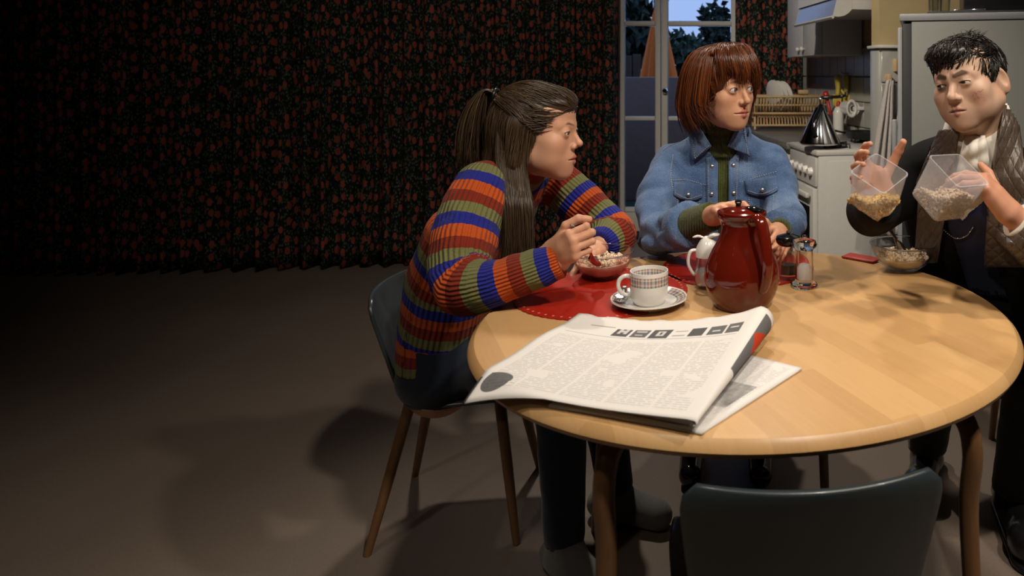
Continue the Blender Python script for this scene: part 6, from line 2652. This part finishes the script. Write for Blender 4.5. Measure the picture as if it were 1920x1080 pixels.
    def cap(P):
        L = H.loc(P)
        M = (np.abs(L[0]), L[1], L[2])
        d = ell(L, cC, cR) - f32(.003) * wob((L[0], L[1], L[2]), 70)
        d = su(d, ell(L, (-.012, -.045, .072), (.056, .050, .034)), .02)
        fc = ell(L, (.004, -.114, -.036), (.076, .072, .080))
        d = ss(d, fc, .006)
        d = ss(d, cone(L, (-.1, -.034, -.075), (.1, -.034, -.075), .068, .068), .006)
        d = ss(d, ell(M, (.080, .010, -.026), (.022, .032, .044)), .004)
        d = np.maximum(d, f32(-.075) - L[2])
        return d * f32(H.sc)
    V, Fq = nets(cap, H.pos - .15, H.pos + .15, .0038)
    hb = npmesh('hair', V, Fq, HM, root, {'tint': np.full(len(V), .15)})
    paths, rads, tints = [], [], []
    def fld(L):
        cl = np.sin(L[:, 0] * 210 + L[:, 1] * 130) + np.sin(L[:, 1] * 170 - L[:, 2] * 150)
        v = np.tile(np.array((-.50, -.80, -.10)), (len(L), 1))
        v[:, 0] += .22 * cl
        fr_ = (L[:, 1] < -.055)
        v[fr_] += np.array((.1, .1, -.9))
        bk = L[:, 1] > .03
        v[bk] = np.column_stack([.1 * np.sign(L[bk, 0]), np.full(bk.sum(), .3), np.full(bk.sum(), -.9)])
        sd = (np.abs(L[:, 0]) > .060) & (L[:, 2] < .05)
        v[sd] = np.array((0, -.12, -.9))
        return v
    a_, b_, c_ = surf_strands(H, cap, V, fld, 2600, 7, .0065, 6, (.001, .008), .30, .0013, lambda L: (L[:, 2] > -.06))
    paths += a_
    rads += b_
    tints += [t * .8 for t in c_]
    # tufts that stand up on the crown
    for i in range(70):
        b0 = np.array((r.uniform(-.005, .06), r.uniform(-.05, .04), .116))
        b0 = ellip_pt(cC, cR * 1.02, b0 - cC)
        dv = np.array((r.normal() * .5 + .1, r.normal() * .5 + .2, 1.0))
        dv /= np.linalg.norm(dv)
        t = np.linspace(0, 1, 8)[:, None]
        Ln = r.uniform(.014, .032)
        q = b0 + dv * Ln * t + np.array((r.normal() * .3, .4, -.3)) * Ln * t ** 2
        paths.append(H.wld(q))
        rads.append(np.interp(t[:, 0], [0, .2, .7, 1], [.0012, .0013, .001, .0002]))
        tints.append(.3)
    strands('hair_strands', paths, rads, HM, hb, tints)
    return root


man()

# ------------------------------------------------------------------ the two plastic tubs
def plastic():
    m = NT('cloudy_plastic')
    m.set(col=(.90, .91, .95), rough=.16, spec=.5)
    tr = m.n('ShaderNodeBsdfTransparent')
    tr.inputs[0].default_value = (.93, .94, .97, 1)
    mx = m.n('ShaderNodeMixShader')
    lw = m.n('ShaderNodeLayerWeight')
    lw.inputs[0].default_value = .25
    f = m.math('ADD', .20, m.math('MULTIPLY', lw.outputs['Facing'], .22))
    out = m.t.nodes['Material Output']
    m.l(f, mx.inputs[0])
    m.l(tr.outputs[0], mx.inputs[1])
    m.l(m.b.outputs[0], mx.inputs[2])
    m.l(mx.outputs[0], out.inputs['Surface'])
    return m.m


MAT['tub'] = plastic()


def tub(c, R, a, h, label, cat_label, mat, seed, level, fsize, nfl):
    c = np.array(c, float)
    R = np.array(R)
    e = empty('plastic_tub', c, label, 'tub', 'clear plastic storage tubs')
    bm = bmesh.new()

    def prism(s0, s1, z0, z1):
        return None
    # walls as a lofted rounded square, outside then inside
    n = 32
    V, fs = [], []

    def ring(hw, z, rr):
        pts = []
        for k in range(4):
            cx, cy = ((hw - rr), (hw - rr)) if k == 0 else ((-(hw - rr), (hw - rr)) if k == 1 else ((-(hw - rr), -(hw - rr)) if k == 2 else ((hw - rr), -(hw - rr))))
            for j in range(6):
                q = k * math.pi / 2 + j / 5 * math.pi / 2
                pts.append((cx + rr * math.cos(q), cy + rr * math.sin(q), z))
        return pts
    n = 24
    levels = [(a * .44, -h / 2), (a * .46, -h / 2 + .003), (a * .50, h / 2 - .006), (a * .515, h / 2 - .004), (a * .515, h / 2), (a * .49, h / 2), (a * .485, h / 2 - .006), (a * .445, -h / 2 + .004)]
    for hw, z in levels:
        V += ring(hw, z, .010)
    for i in range(len(levels) - 1):
        for j in range(n):
            fs.append((i * n + j, i * n + (j + 1) % n, (i + 1) * n + (j + 1) % n, (i + 1) * n + j))
    fs.append(tuple(range(n))[::-1])
    m = (len(levels) - 1) * n
    fs.append(tuple(range(m, m + n)))
    Vw = np.array(V) @ R.T + c
    o = raw('tub_body', Vw, fs, MAT['tub'], e, True)
    o.data.set_sharp_from_angle(angle=math.radians(35))
    bm.free()
    # contents
    r = np.random.default_rng(seed)
    ce = empty('dry_cereal', c, cat_label, 'cereal')
    L = r.uniform(-1, 1, size=(14000, 3)) * np.array([a * .43, a * .43, h * .47])
    Wp = L @ R.T
    lv = level + .004 * np.sin(Wp[:, 0] * 90) + .003 * np.sin(Wp[:, 1] * 120)
    keep = Wp[:, 2] < lv
    Wp = Wp[keep]
    # favour the outside of the heap, where it shows
    Wp = Wp[:nfl]
    flakes('flakes', Wp + c, fsize, mat, ce, seed)
    return e


def rotm(*ax):
    M = Matrix.Identity(3)
    for an, axis in ax:
        M = Matrix.Rotation(math.radians(an), 3, axis) @ M
    return M


tub(at(1644, 353, 1.565), rotm((45, 'Z'), (36, 'X'), (2, 'Y')), .088, .092, 'clear plastic tub of golden cereal flakes in the hand beside the cooker', 'golden cereal flakes heaped in the tilted plastic tub', MAT['cornflake'], 31, -.022, .0075, 900)
tub(at(1777, 353, 1.47), rotm((38, 'Z'), (28, 'X'), (22, 'Y')), .092, .098, 'clear plastic tub of pale oats held against the white cravat', 'pale oats in the tilted plastic tub', MAT['oat'], 33, -.010, .0045, 3200)
